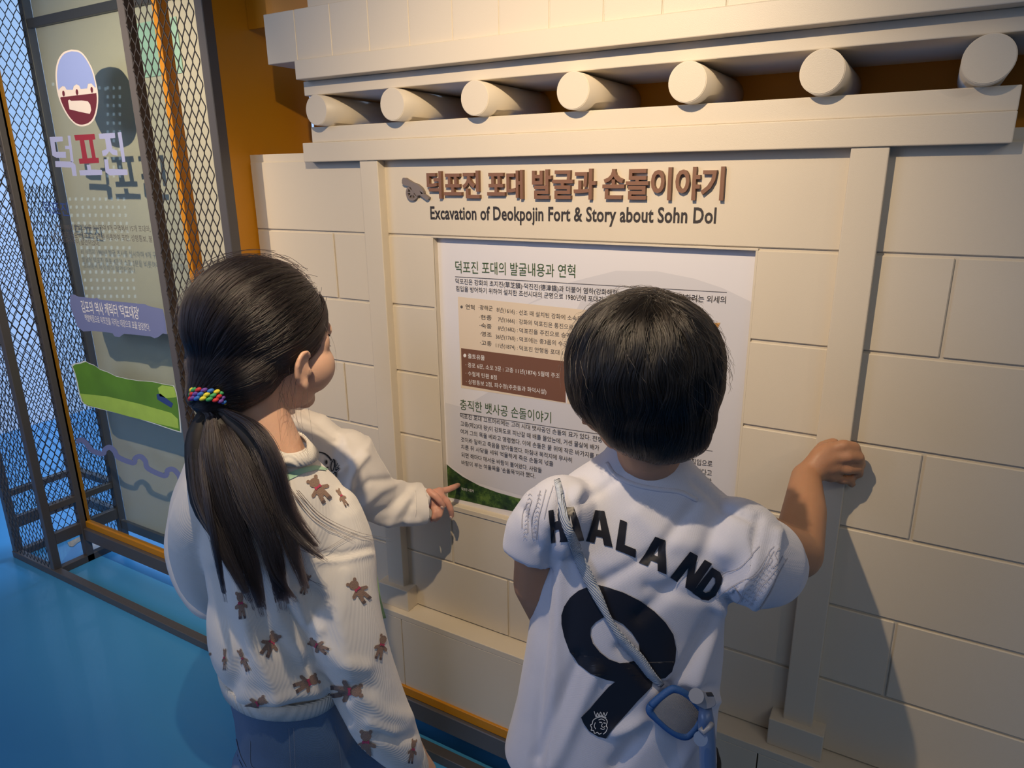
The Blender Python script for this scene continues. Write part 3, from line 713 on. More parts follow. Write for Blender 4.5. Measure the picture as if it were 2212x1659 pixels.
def gtext(s, A, B, hh, m_, off=0.0): text_plane('glass_text', s, A, B, hh, GY-0.0004, M[m_], gc, offset=off)
gtext('덕포진', (97,463), (150,468), 0.044, 'sticker_navy', 0.01)
gtext('시 사적지 1980년 발굴 조사를 실시하여 9개 구역에서 15개 포대와,', (107,496), (326,502), 0.020, 'grey_ink', -0.004)
gtext('발굴된 덕포진 중포 4문과 소포 2문을 비롯하여 포탄, 상평통보, 불', (110,512), (330,524), 0.020, 'grey_ink', -0.004)
gtext('포대에서 파수청이 발견되었다.', (112,524), (216,532), 0.019, 'grey_ink', -0.004)
ban = [(152,638),(160,636),(170,641),(190,643),(204,645),(209,643),(214,647),(250,651),(300,656),(313,657),(319,660),(325,662),(352,668),(357,690),(361,722),(352,720),(342,728),(334,731),(326,727),(300,724),(268,721),(258,728),(248,727),(243,720),(225,717),(200,715),(180,716),(167,706),(162,690),(156,675),(151,655)]
stk('banner_sticker', [ban], 'sticker_slate', 1)
text_plane('banner_text', "김포의 역사 캐릭터 '덕포대장'", (178, 675), (303, 691), 0.042, GY-0.0006, M['white_ink'], gc, offset=0.012)
text_plane('banner_text', '백발백중으로 덕포진을 지키는 대장으로 포를 담당한다.', (185, 694), (325, 716), 0.025, GY-0.0006, M['white_ink'], gc, offset=0.0)
# landscape sticker: ground, hill, tent and banner (mascot figures omitted)
edge = [(154,789),(160,785),(172,783),(183,779),(192,784),(203,788),(215,797),(232,803),(250,812),(275,818),(300,822),(330,824),(352,829),(376,833),(383,850),(388,880),(392,935),(375,930),(340,918),(300,905),(250,892),(205,881),(187,877),(176,868),(170,850),(165,825),(160,805)]
stk('landscape_sticker', [edge], 'sticker_edge', 0)
gin = [((x-272)*0.975+272, (y-850)*0.965+850) for x, y in edge]
stk('meadow_print', [gin], 'sticker_grass', 1)
stk('tent_print', [[(341,838),(350,832),(376,836),(382,858),(360,860),(345,856)]], 'sticker_lime', 2)
stk('banner_print', [[(338,852),(346,850),(374,872),(370,881),(340,863)]], 'sticker_navy', 2)
stk('meadow_print', [[(172,850),(230,856),(300,872),(370,892),(384,905),(386,926),(340,915),(280,900),(200,878),(182,872)]], 'sticker_lime', 2)
# wave stickers low on the glass
def wave(pts, wd):
    P = catmull(pts, 5); up = []; dn = []
    for i, p in enumerate(P):
        t = P[min(i+1, len(P)-1)]-P[max(i-1, 0)]; n = np.array([-t[1], t[0]])/(np.linalg.norm(t)+1e-9); up.append(tuple(p+n*wd)); dn.append(tuple(p-n*wd))
    return up + dn[::-1]
stk('wave_sticker', [wave([(165,955),(176,950),(186,958),(200,974),(222,980),(226,972),(236,966),(247,974),(256,988),(288,1000),(292,990),(303,986),(314,996),(320,1012),(356,1028),(362,1016),(374,1014),(386,1026),(392,1040),(410,1046)], 5.5)], 'sticker_slate', 1)

# ================================================================ DAYLIT WINDOWS OF THE HALL BEHIND THE CAMERA (seen only as reflections in the glass)
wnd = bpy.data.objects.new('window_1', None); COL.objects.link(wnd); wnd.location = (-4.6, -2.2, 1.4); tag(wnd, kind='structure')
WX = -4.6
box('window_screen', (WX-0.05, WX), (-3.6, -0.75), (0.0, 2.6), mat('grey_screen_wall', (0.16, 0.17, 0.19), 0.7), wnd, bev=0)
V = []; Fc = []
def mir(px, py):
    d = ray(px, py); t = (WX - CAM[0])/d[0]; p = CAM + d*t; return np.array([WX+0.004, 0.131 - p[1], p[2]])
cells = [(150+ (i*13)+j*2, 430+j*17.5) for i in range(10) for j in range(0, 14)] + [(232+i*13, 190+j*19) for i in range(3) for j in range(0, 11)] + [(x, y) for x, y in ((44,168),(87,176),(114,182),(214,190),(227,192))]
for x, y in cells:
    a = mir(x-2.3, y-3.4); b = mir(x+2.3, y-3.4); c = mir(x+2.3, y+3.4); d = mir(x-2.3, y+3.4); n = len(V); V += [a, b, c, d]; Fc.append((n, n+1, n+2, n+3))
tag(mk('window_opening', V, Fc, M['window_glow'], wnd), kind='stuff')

# ================================================================ PEOPLE
def vd(az): return np.array([-sin(radians(az)), cos(radians(az)), 0.0])
def rt(az): return np.array([cos(radians(az)), sin(radians(az)), 0.0])
class Frame:
    def __init__(s, c, az, pitch=0, roll=0, k=1.0):
        f = vd(az)*cos(radians(pitch)) + np.array([0, 0, -sin(radians(pitch))]); r = rt(az); u = np.cross(r, f)
        cr, sr = cos(radians(roll)), sin(radians(roll)); r, u = r*cr + u*sr, u*cr - r*sr
        s.c = np.asarray(c, float); s.R = np.stack([r, f, u], 1); s.k = k
    def w(s, *p): return s.c + s.R @ (np.array(p, float)*s.k)
    def l(s, P): return ((np.asarray(P) - s.c) @ s.R)/s.k
    def ell(s, c, r, n=22, m_=14): return ell_geo(s.w(*c), np.array(r)*s.k, s.R, n, m_)
def head_geos(fr, neck_base, ear=(0.0, -0.005), neck_r=0.038, es=0.84):
    g = [fr.ell((0, -0.012, 0.035), (0.071, 0.088, 0.078)), fr.ell((0, 0.028, -0.018), (0.057, 0.056, 0.070)),
         fr.ell((0, 0.033, -0.060), (0.043, 0.042, 0.031)), fr.ell((0, 0.063, -0.079), (0.019, 0.016, 0.016)),
         fr.ell((0.031, 0.053, -0.036), (0.028, 0.028, 0.029)), fr.ell((-0.031, 0.053, -0.036), (0.028, 0.028, 0.029)),
         fr.ell((0, 0.078, 0.024), (0.045, 0.012, 0.02)), fr.ell((0, 0.0835, -0.055), (0.019, 0.010, 0.009))]
    g += capsule_chain([fr.w(0, 0.082, 0.0), fr.w(0, 0.094, -0.026)], [0.007*fr.k, 0.0105*fr.k], 12)
    g += [fr.ell((0.008, 0.086, -0.029), (0.007, 0.007, 0.006)), fr.ell((-0.008, 0.086, -0.029), (0.007, 0.007, 0.006))]
    g += capsule_chain([fr.w(0, -0.02, -0.02), fr.w(0, -0.018, -0.07), neck_base], [0.045*fr.k, neck_r, neck_r*1.08], 20)
    for sx in (1, -1):
        e0, e1 = ear
        g.append(fr.ell((sx*0.0725, e0, e1), (0.0045, 0.015*es, 0.024*es)))
        arc = [fr.w(sx*(0.074+0.006*sin(t)), e0 + 0.001 + 0.0165*es*cos(t+0.9), e1 + 0.002 + 0.027*es*sin(t+0.9)) for t in np.linspace(-0.25, 3.6, 11)]
        g.append(tube_geo(arc, [0.0036*fr.k]*11, 10)); g.append(fr.ell((sx*0.075, e0+0.003, e1-0.024*es), (0.005, 0.0060, 0.008)))
        g.append(fr.ell((sx*0.0745, e0+0.011, e1-0.004), (0.004, 0.004, 0.006)))
    return g
def face_parts(fr, root):
    for sx in (1, -1):
        v, f = ell_geo(fr.w(sx*0.028, 0.0655, -0.002), np.array([0.0115]*3)*fr.k, fr.R, 16, 10); o = mk('eye', v, f, M['eye'], root, True)
        v, f = ell_geo(fr.w(sx*0.030, 0.0712, -0.002), np.array([0.0062, 0.0050, 0.0062])*fr.k, fr.R, 14, 8); mk('iris', v, f, M['iris'], o, True)
        br = [fr.w(sx*x, 0.0785-0.35*abs(x-0.03), 0.017+z) for x, z in ((0.014, 0), (0.025, 0.004), (0.036, 0.004), (0.045, 0.0))]
        v, f = tube_geo(catmull(br, 4), [(0.0022, 0.0012)]*13, 8); mk('eyebrow', v, f, M['hair_cap'], root, True)
    v, f = ell_geo(fr.w(0, 0.090, -0.0545), np.array([0.016, 0.0045, 0.0055])*fr.k, fr.R, 16, 8); mk('lips', v, f, M['lip'], root, True)
def finger(pts, r):
    P = [np.asarray(p, float) for p in pts]; rr = [r*1.08, r*1.04, r*0.96, r*0.80][:len(P)] if len(P) <= 4 else list(np.linspace(r*1.1, r*0.8, len(P)))
    return capsule_chain(P, rr, 12)
def nail(p, n, u, r, m_, root):
    n = np.array(n)/np.linalg.norm(n); u = np.array(u)/np.linalg.norm(u); s = np.cross(u, n); s /= np.linalg.norm(s)
    v, f = ell_geo(p, (r*0.75, r*0.28, r*0.95), np.stack([s, n, u], 1), 12, 8); mk('nail', v, f, m_, root, True)
M['nail'] = mat('finger_nail', (0.72, 0.50, 0.42), 0.3)
def shoe(name, heel, toe_az, m_, root, L=0.20):
    f = vd(toe_az); r = rt(toe_az); h = np.array([heel[0], heel[1], 0.0])
    P = [h + f*L*t + np.array([0, 0, z]) for t, z in ((0, 0.035), (0.2, 0.045), (0.45, 0.045), (0.7, 0.033), (0.95, 0.026))]
    g = [tube_geo(P, [(0.030, 0.032), (0.034, 0.042), (0.036, 0.042), (0.039, 0.030), (0.030, 0.022)], 16, up=(0, 0, 1))]
    g += [ell_geo(P[0], (0.030, 0.030, 0.033)), ell_geo(P[-1], (0.030, 0.030, 0.022))]
    me = remesh(g, 0.006, 4); co = get_co(me); co[:, 2] = np.maximum(co[:, 2], 0.0); set_co(me, co); o = link(name, me, m_, root, True)
    sole = [h + f*L*t + r*sd*wd for t, wd, sd in [(-0.12, 0.018, -1), (0.1, 0.033, -1), (0.5, 0.036, -1), (0.85, 0.041, -1), (1.08, 0.024, -1), (1.08, 0.024, 1), (0.85, 0.041, 1), (0.5, 0.036, 1), (0.1, 0.033, 1), (-0.12, 0.018, 1)]]
    V = [tuple(p) for p in sole] + [tuple(p+np.array([0, 0, 0.014])) for p in sole]; n = len(sole)
    mk('sole', V, [tuple(range(n)), tuple(range(2*n-1, n-1, -1))] + [((i+1) % n, i, n+i, n+(i+1) % n) for i in range(n)], M['rubber'], o)
def ring_loft(rings, n=40, e=2.3):
    """rings: (left pixel, right pixel, plane distance, half depth, view azimuth) -> closed loft of super-ellipses"""
    V = []; Fc = []
    for (L_, R_, dist, b, az) in rings:
        n_ = vd(az); Q = CAM + n_*dist; A = onPl(*L_, Q, n_); B = onPl(*R_, Q, n_); c = (A+B)/2; a = (B-A)/2; d = n_*b
        for k in range(n):
            t = 2*pi*k/n; ct, st = cos(t), sin(t)
            V.append(c + a*(abs(ct)**(2/e))*np.sign(ct) + d*(abs(st)**(2/e))*np.sign(st))
    N = len(rings)
    for i in range(N-1):
        for k in range(n): Fc.append((i*n+k, i*n+(k+1) % n, (i+1)*n+(k+1) % n, (i+1)*n+k))
    Fc.append(tuple(range(n))[::-1]); Fc.append(tuple(range((N-1)*n, N*n))); return V, Fc
def pp(px, py, dist, az): n_ = vd(az); return onPl(px, py, CAM + n_*dist, n_)
def leg_geos(hip, knee, foot, r=(0.085, 0.06, 0.045)): return capsule_chain([hip, knee, foot], r, 20)
def stroke(P, wd, closed=False):
    P = np.array(P, float); up = []; dn = []
    wd = np.full(len(P), wd) if np.isscalar(wd) else np.asarray(wd)
    for i in range(len(P)):
        t = P[min(i+1, len(P)-1)]-P[max(i-1, 0)]; nn = np.array([-t[1], t[0]])/(np.linalg.norm(t)+1e-9); up.append(tuple(P[i]+nn*wd[i]/2)); dn.append(tuple(P[i]-nn*wd[i]/2))
    return up + dn[::-1]

# ---------------------------------------------------------------- the boy in the white football shirt
AB = 19.7
boy = empty('person', (-0.27, -0.42, 0.0), 'black haired child in a white football shirt numbered 9, right hand on the pillar', 'person')
hb = Frame(at(1386, 838, 0.845), AB+25, 8, 0, 0.97)
nb = at(1402, 1010, 0.90)
g = head_geos(hb, nb, ear=(-0.002, -0.014))
ov = onY
sh_r = at(1592, 1160, 0.865); el_r = at(1722, 1196, 0.955); wr = ov(1741, 1030, -0.088)
g += capsule_chain([sh_r, el_r, (el_r+wr)/2 + np.array([0.003, 0, 0.003]), wr], [0.042, 0.034, 0.031, 0.0225], 20)
K = [ov(1788, 972, -0.062), ov(1796, 989, -0.064), ov(1799, 1008, -0.062), ov(1795, 1026, -0.057)]
palm0 = ov(1752, 1005, -0.082)
for k, r in zip(K, (0.0135, 0.014, 0.0135, 0.0125)): g += capsule_chain([wr, palm0*0.5+k*0.5, k], [0.020, 0.0155, r], 12)
fing = [[K[0], ov(1822, 962, -0.056), ov(1846, 966, -0.042), ov(1852, 984, -0.020)],
        [K[1], ov(1832, 986, -0.058), ov(1855, 988, -0.042), ov(1860, 1004, -0.012)],
        [K[2], ov(1830, 1013, -0.052), ov(1852, 1012, -0.036), ov(1856, 1024, -0.011)],
        [K[3], ov(1818, 1036, -0.045), ov(1834, 1036, -0.034), ov(1840, 1046, -0.014)]]
for p, r in zip(fing, (0.0093, 0.0095, 0.0092, 0.0080)): g += finger(p, r)
g += finger([ov(1762, 985, -0.070), ov(1778, 966, -0.050), ov(1800, 958, -0.036)], 0.0100)
# left arm, hanging in front of him
sl = at(1212, 1115, 0.885); ell_ = at(1152, 1262, 0.93); wl = at(1200, 1380, 1.02)
g += capsule_chain([sl, at(1158, 1200, 0.905), ell_, wl], [0.028, 0.028, 0.027, 0.021], 18)
hl = at(1235, 1395, 1.06); g += [ell_geo(hl, (0.026, 0.026, 0.014))]
for i, dx in enumerate((-16, -5, 6, 17)): g += finger([hl, at(1242+dx, 1412, 1.085), at(1248+dx, 1424, 1.095)], 0.0075)
g += finger([at(1212, 1385, 1.04), at(1228, 1375, 1.07)], 0.0085)
# trunk and legs under the clothes
g.append(ring_loft([((1330, 1020), (1480, 1030), 0.84, 0.035, AB), ((1240, 1100), (1570, 1130), 0.835, 0.055, AB), ((1220, 1300), (1500, 1300), 0.835, 0.06, AB), ((1215, 1600), (1470, 1600), 0.83, 0.065, AB)], 24))
ctr = CAM + vd(AB)*0.835 - rt(AB)*0.0
hipc = pp(1330, 1640, 0.83, AB)
for sx in (-1, 1):
    hip = hipc + rt(AB)*0.06*sx; g += leg_geos(hip, np.array([hip[0], hip[1], 0.36])+vd(AB)*0.01, np.array([hip[0], hip[1], 0.07]), (0.075, 0.048, 0.032))
body = remesh(g, 0.0034, 5, 0.5); link('body', body, M['skin_tan'], boy, True)
face_parts(hb, boy)
for p in fing: 
    tip = p[-1]; nail(tip + np.array([0.0, -0.006, 0.001]), (0.3, -0.9, 0.2), np.array(p[-1])-np.array(p[-2]), 0.0052, M['nail'], boy)
# shirt
rings = [((1324, 945), (1476, 962), 0.842, 0.046, AB), ((1298, 985), (1498, 1004), 0.838, 0.055, AB), ((1224, 1034), (1556, 1066), 0.835, 0.065, AB), ((1168, 1085), (1612, 1112), 0.832, 0.076, AB), ((1152, 1140), (1630, 1160), 0.83, 0.085, AB),
         ((1150, 1220), (1600, 1235), 0.83, 0.090, AB), ((1150, 1300), (1565, 1305), 0.83, 0.092, AB), ((1136, 1400), (1562, 1400), 0.83, 0.094, AB), ((1118, 1500), (1553, 1492), 0.83, 0.096, AB),
         ((1094, 1590), (1546, 1585), 0.83, 0.098, AB), ((1085, 1660), (1550, 1670), 0.83, 0.10, AB), ((1078, 1730), (1556, 1750), 0.83, 0.10, AB)]
gs = [ring_loft(rings, 56, 2.2)]
gs += [tube_geo([at(1222, 1110, 0.862), at(1186, 1125, 0.870), at(1160, 1155, 0.880), at(1148, 1200, 0.890)], [(0.045, 0.050), (0.044, 0.046), (0.034, 0.042), (0.030, 0.040)], 24)]
gs += [ell_geo(at(1212, 1100, 0.862), (0.044, 0.048, 0.042))]
gs += [tube_geo([at(1560, 1185, 0.86), at(1603, 1198, 0.865), at(1640, 1213, 0.885), at(1658, 1226, 0.915), at(1676, 1226, 0.955)], [(0.068, 0.055), (0.064, 0.058), (0.059, 0.058), (0.050, 0.052), (0.043, 0.046)], 28)]
gs += [ell_geo(at(1590, 1160, 0.862), (0.058, 0.055, 0.048))]
shirt = remesh(gs, 0.0042, 9, 0.5)
# open the hems
hemR = at(1668, 1226, 0.936); axR = at(1676, 1226, 0.955)-at(1640, 1213, 0.885); cut(shirt, hemR, axR, hemR, 0.085)
neck = at(1400, 990, 0.87); cut(shirt, at(1380, 986, 0.80), (0, 0, 1), None, None)
cut(shirt, (0, 0, H0-0.80), (0, 0, -1), None, None)
creases(shirt, [(a_, b_*0.9, c_*1.4) for a_, b_, c_ in [([(1500, 1090), (1420, 1190), (1300, 1260)], 16, -0.0035), ([(1560, 1110), (1500, 1230), (1380, 1330)], 20, -0.004), ([(1590, 1290), (1500, 1290), (1400, 1270)], 16, -0.003),
    ([(1556, 1310), (1520, 1420), (1500, 1480)], 16, 0.006), ([(1540, 1330), (1480, 1440), (1440, 1500)], 13, -0.006), ([(1250, 1060), (1215, 1200), (1200, 1500), (1180, 1750)], 14, 0.0045), ([(1215, 1060), (1185, 1200), (1165, 1500), (1140, 1750)], 12, -0.0045),
    ([(1290, 1450), (1200, 1650)], 18, 0.005), ([(1250, 1420), (1160, 1640)], 14, -0.004), ([(1540, 1490), (1460, 1500), (1400, 1470), (1340, 1400)], 14, -0.005), ([(1540, 1510), (1440, 1545), (1330, 1580)], 18, 0.006),
    ([(1420, 1540), (1330, 1659)], 20, -0.006), ([(1500, 1600), (1440, 1700)], 16, 0.005), ([(1345, 1020), (1300, 1060), (1230, 1100)], 11, -0.003), ([(1500, 1040), (1560, 1095), (1620, 1120)], 10, -0.003),
    ([(1640, 1120), (1620, 1220), (1570, 1300)], 12, -0.004), ([(1680, 1150), (1670, 1240), (1630, 1310)], 12, 0.0045), ([(1380, 1110), (1440, 1170), (1560, 1190)], 26, 0.003), ([(1130, 1100), (1160, 1180)], 10, -0.003)]])
wobble(shirt, 0.0022, 14, 3, (1, 1, 0.55))
so = link('football_shirt', shirt, M['jersey'], boy, True)
md = so.modifiers.new('cloth_thickness', 'SOLIDIFY'); md.thickness = 0.0016; md.offset = -1
ST_ = bvh(shirt)
# collar band
for k, (pts, wd) in enumerate([([(1312, 1000), (1330, 1026), (1372, 1046), (1420, 1056), (1468, 1062), (1506, 1080)], 0.0035)]):
    P = []
    for p in catmull(pts, 5):
        d = Vector(ray(*p)).normalized(); h = ST_.ray_cast(Vector(CAM), d); P.append(np.array(h[0]) - np.array(d)*0.0 if h[0] else at(p[0], p[1], 0.8))
    v, f = tube_geo(P, [(wd, 0.0022)]*len(P), 10); mk('collar_seam', v, f, M['jersey'], so, True)
SH_ = {'H': [[(0,0),(.34,0),(.34,.37),(.66,.37),(.66,0),(1,0),(1,1),(.66,1),(.66,.62),(.34,.62),(.34,1),(0,1)]],
       'A': [[(.30,0),(.70,0),(1,1),(.68,1),(.62,.78),(.38,.78),(.32,1),(0,1)], [(.50,.22),(.42,.58),(.58,.58)]],
       'L': [[(0,0),(.40,0),(.40,.74),(1,.74),(1,1),(0,1)]],
       'N': [[(0,0),(.34,0),(.68,.55),(.68,0),(1,0),(1,1),(.68,1),(.32,.45),(.32,1),(0,1)]],
       'D': [[(0,0),(.55,0),(.82,.10),(1,.34),(1,.66),(.82,.90),(.55,1),(0,1)], [(.34,.24),(.50,.24),(.64,.36),(.64,.64),(.50,.76),(.34,.76)]]}
z6 = lambda x, y: (1080+x/2.633, 600+y/2.633); z7 = lambda x, y: (1080+x/2.633, 1100+y/2.633)
for ch, q in [('H', [z6(276,1325), z6(352,1308), z6(378,1498), z6(290,1507)]), ('A', [z6(340,1306), z6(452,1302), z6(477,1490), z6(343,1502)]),
              ('A', [z6(492,1318), z6(640,1330), z6(642,1532), z6(490,1496)]), ('L', [z6(684,1374), z6(782,1412), z6(770,1590), z6(658,1545)]),
              ('A', [z6(838,1455), z6(985,1508), z7(946,368), z7(790,305)]), ('N', [z7(1080,238), z7(1205,308), z7(1095,468), z7(966,384)]),
              ('D', [z7(1205,328), z7(1290,378), z7(1190,548), z7(1093,470)])]:
    v, f = fill2d(SH_[ch]); 
    px = quad_map(v[:, :2], q); v2, f2 = refine([(x, y, 0) for x, y in px], f, 9)
    decal('shirt_letter', v2, f2, ST_, M['print_black'], so, 0.0014)
o9 = [(350,600),(365,550),(400,500),(450,460),(500,440),(560,430),(620,445),(700,470),(800,520),(880,580),(940,640),(985,710),(1000,790),(995,860),(975,920),(940,955),(900,962),(866,985),(860,1010),(830,1040),(780,1090),(720,1160),(660,1230),(605,1300),(560,1290),(510,1260),(475,1215),(460,1180),(510,1130),(570,1060),(620,1005),(655,978),(600,965),(520,935),(450,880),(400,810),(365,720),(350,650)]
i9 = [(520,670),(545,640),(600,605),(640,618),(700,650),(750,700),(790,760),(795,810),(770,855),(730,870),(680,872),(620,850),(570,810),(530,760),(515,710)]
v, f = fill2d([[z7(*p) for p in o9], [z7(*p) for p in i9]], 11); decal('shirt_number', v, f, ST_, M['print_black'], so, 0.0014)
# crest: lion head with crown, thin white lines on the number
cr = [stroke(catmull([z7(*p) for p in pts], 3), wdt) for pts, wdt in [
    ([(536,1142),(548,1172),(556,1150),(566,1172),(573,1146),(584,1170),(592,1148),(600,1170),(612,1146)], 1.5), ([(545,1175),(575,1168),(605,1178)], 1.5),
    ([(556,1178),(532,1192),(526,1215),(516,1220),(524,1238),(520,1250),(534,1252),(540,1268),(556,1262),(566,1272),(580,1266)], 1.7),
    ([(556,1178),(580,1174),(604,1186),(612,1204),(608,1226),(616,1240),(606,1262),(590,1272)], 1.7), ([(562,1192),(580,1186),(598,1196)], 1.6), ([(566,1204),(582,1206)], 2.2), ([(590,1208),(604,1212)], 2.0),
    ([(584,1212),(580,1228),(592,1234),(602,1230)], 1.6), ([(574,1240),(588,1246),(600,1242)], 1.6), ([(544,1206),(538,1226),(546,1244)], 1.5)]]
for lp in cr:
    v, f = fill2d([lp], 8); decal('crest_line', v, f, ST_, M['white_ink'], so, 0.0022)
# grey line pattern woven on the sleeves
slv = [[(1530,1285),(1560,1240),(1600,1225),(1640,1180)], [(1545,1292),(1590,1262),(1630,1240),(1660,1195)], [(1600,1300),(1612,1262),(1645,1232),(1672,1190)], [(1622,1308),(1640,1270),(1668,1240),(1690,1200)],
       [(1640,1315),(1662,1280),(1680,1240),(1700,1205)], [(1585,1265),(1600,1290),(1590,1305)], [(1655,1225),(1668,1210),(1660,1195),(1672,1180)], [(1668,1228),(1680,1212),(1674,1198),(1684,1184)],
       [(1168,1060),(1160,1090),(1150,1120),(1150,1160)], [(1180,1058),(1172,1090),(1164,1120),(1160,1165)], [(1140,1085),(1130,1110),(1128,1140)], [(1150,1080),(1142,1110),(1140,1150)], [(1195,1050),(1184,1085),(1176,1120)]]
for p in slv:
    v, f = fill2d([stroke(catmull(p, 6), 1.6)], 8); decal('sleeve_print', v, f, ST_, M['print_grey'], so, 0.0012)
for i in range(11):
    for j in range(2):
        x, y = 1146+j*20-i*1.2, 1068+i*9
        v, f = fill2d([stroke([(x-4, y+3), (x, y-1), (x+4, y+3)], 1.3)], 8); decal('sleeve_print', v, f, ST_, M['print_grey'], so, 0.0012)
for i in range(9):
    for j in range(3):
        x, y = 1604+j*9+i*7, 1290-i*9+j*6
        v, f = fill2d([stroke([(x-4, y+3), (x, y-2), (x+4, y+3)], 1.3)], 8); decal('sleeve_print', v, f, ST_, M['print_grey'], so, 0.0012)
# dark shorts
gsh = [ring_loft([((1190, 1560), (1480, 1560), 0.83, 0.07, AB), ((1180, 1700), (1500, 1700), 0.83, 0.075, AB)], 24)]
for sx in (-1, 1):
    hip = hipc + rt(AB)*0.062*sx; gsh.append(tube_geo([hip+np.array([0, 0, 0.03]), np.array([hip[0], hip[1], 0.50]), np.array([hip[0], hip[1], 0.36])+vd(AB)*0.01], [0.085, 0.085, 0.08], 20))
link('shorts', remesh(gsh, 0.007, 5), M['black_cloth'], boy, True)
for sx in (-1, 1):
    hip = hipc + rt(AB)*0.06*sx; shoe('shoe', hip - vd(AB)*0.045, AB, M['black_cloth'], boy)

# hair of the boy
def hair_surface(fr, geos, lim, vox=0.004):
    me = remesh(geos, vox, 6); return me
geos = [hb.ell((0, -0.006, 0.024), (0.0965, 0.102, 0.0985)), hb.ell((0, -0.042, -0.030), (0.072, 0.053, 0.050)), hb.ell((0.01, -0.052, -0.052), (0.052, 0.036, 0.032))]
hm = remesh(geos, 0.004, 5); HT = bvh(hm)
def limB(l):      # lower hair line, head units
    r, f, u = l
    if f < -0.048: return -0.076
    if f < 0.004: return -0.076 + (f+0.048)/0.052*0.062
    return -0.014 + max(0, min(1, (f-0.035)/0.03))*0.042
def drop_low(me, fr, lim, marg=0.0):
    bm = bmesh.new(); bm.from_mesh(me)
    dl = [f for f in bm.faces if (lambda l: l[2] < lim(l)+marg)(fr.l(np.array(f.calc_center_median())))]
    bmesh.ops.delete(bm, geom=dl, context='FACES'); bm.to_mesh(me); bm.free(); me.update()
cap = hm.copy(); drop_low(cap, hb, limB, 0.006)
co = get_co(cap); cc = hb.w(0, -0.006, 0.015); set_co(cap, cc + (co-cc)*0.965)
hc = link('hair', cap, M['hair_cap'], boy, True)
def surf_point(tree, fr, ldir, off=0.0, cen=(0, -0.006, 0.015)):
    c = fr.w(*cen); d = fr.R @ (np.asarray(ldir)/np.linalg.norm(ldir)); 
    h = tree.ray_cast(Vector(c + d*0.4), Vector(-d))
    return (np.array(h[0]) if h[0] else c + d*0.09) + d*off
crown = np.array([0.05, -0.30, 1.0]); crown /= np.linalg.norm(crown)
e1 = np.cross(crown, [0, 1, 0]); e1 /= np.linalg.norm(e1); e2 = np.cross(crown, e1)
strands = []
for i in range(8500):
    ph = rng.uniform(0, 2*pi); cl = math.floor(ph*44/(2*pi)); ph += 0.10*sin(cl*7.3+i*0)*1.0
    th0 = rng.uniform(0, 1)**0.8*1.25; th1 = 2.7; layer = rng.uniform(-0.0045, 0.0018) - 0.001
    sw = 0.35*rng.normal(0.6, 0.35); pts = []
    extra = rng.uniform(0.0, 0.018); jit = rng.normal(size=3)*0.10
    for t in np.linspace(0, 1, 18):
        th = th0 + (th1-th0)*t; a = ph + sw*(th-th0)*0.5 + 0.03*sin(9*th+cl)
        dr = crown*cos(th) + (e1*cos(a)+e2*sin(a))*sin(th) + jit*max(0, 1-th)
        p = surf_point(HT, hb, dr, layer + 0.0026*sin(cl*3.1+th*3)); l = hb.l(p); lm = limB(l) - extra
        if l[2] < lm: break
        pts.append(p)
    if len(pts) > 3:
        last = pts[-1]-pts[-2]; last = last/np.linalg.norm(last)
        pts.append(pts[-1] + last*0.006 + (cc-pts[-1])*0.03); strands.append(np.array(pts))
for i in range(170):       # flyaway hairs
    ph = rng.uniform(0, 2*pi); th0 = rng.uniform(0.1, 1.4); th1 = th0 + rng.uniform(0.3, 0.9); pts = []
    for t in np.linspace(0, 1, 9):
        th = th0+(th1-th0)*t; dr = crown*cos(th) + (e1*cos(ph+0.4*t)+e2*sin(ph+0.4*t))*sin(th)
        pts.append(surf_point(HT, hb, dr, 0.001 + 0.010*t*rng.uniform(0.5, 1)))
    if hb.l(pts[-1])[2] > -0.03: strands.append(np.array(pts))
hair('hair_strands', strands, 0.00028, 0.00009, M['hair_boy'], boy)

# shoulder strap with its mesh pouch (hangs on the boy, a thing of its own)
bag = empty('shoulder_pouch', tuple(at(1455, 1540, 0.76)), 'small grey mesh pouch with blue edging on a pale webbing strap across the shirt', 'pouch')
spx = [(1203,1037),(1211,1075),(1220,1120),(1232,1155)] + [z7(*p) for p in [(450,270),(510,400),(560,500),(610,600),(655,680),(722,770),(792,845),(862,940),(920,1000)]]
swd = [13, 15, 17, 19, 23, 24, 21, 13, 13, 19, 21, 18, 12]
sc_ = catmull(spx, 6); sw_ = np.interp(np.linspace(0, 1, len(sc_)), np.linspace(0, 1, len(swd)), swd)
lp = stroke(sc_, sw_); n = len(sc_); V = []; Fc = []
for i in range(n):
    a = np.array(lp[i]); b = np.array(lp[2*n-1-i])
    for q in (a, (a+b)/2, b):
        d = Vector(ray(*q)).normalized(); h = ST_.ray_cast(Vector(CAM), d); V.append(np.array(h[0]) - np.array(d)*0.0055 if h[0] else at(q[0], q[1], 0.76))
for i in range(n-1):
    for k in range(2): Fc.append((i*3+k, i*3+k+1, (i+1)*3+k+1, (i+1)*3+k))
M['web'] = knit_mat('pale_blue_ribbed_webbing', (0.52, 0.58, 0.68), 150, (0, 0.9, 0.4), 0.9, 0.002)
st = mk('strap', V, Fc, M['web'], bag, True); md = st.modifiers.new('thickness', 'SOLIDIFY'); md.thickness = 0.0018
zp = lambda x, y: (1380+x/7.577, 1440+y/7.577)
outer = catmull([zp(*p) for p in [(200,640),(330,520),(500,390),(600,370),(760,450),(920,590),(1040,720),(1035,800),(950,970),(840,1100),(760,1140),(640,1110),(480,1010),(330,880),(200,760),(175,700),(200,640)]], 4)
hsh = ST_.ray_cast(Vector(CAM), Vector(ray(1455, 1540)).normalized()); dpc = 0.0
dep = float(np.dot(np.array(hsh[0])-CAM, RM[:, 1])) if hsh[0] else 0.80
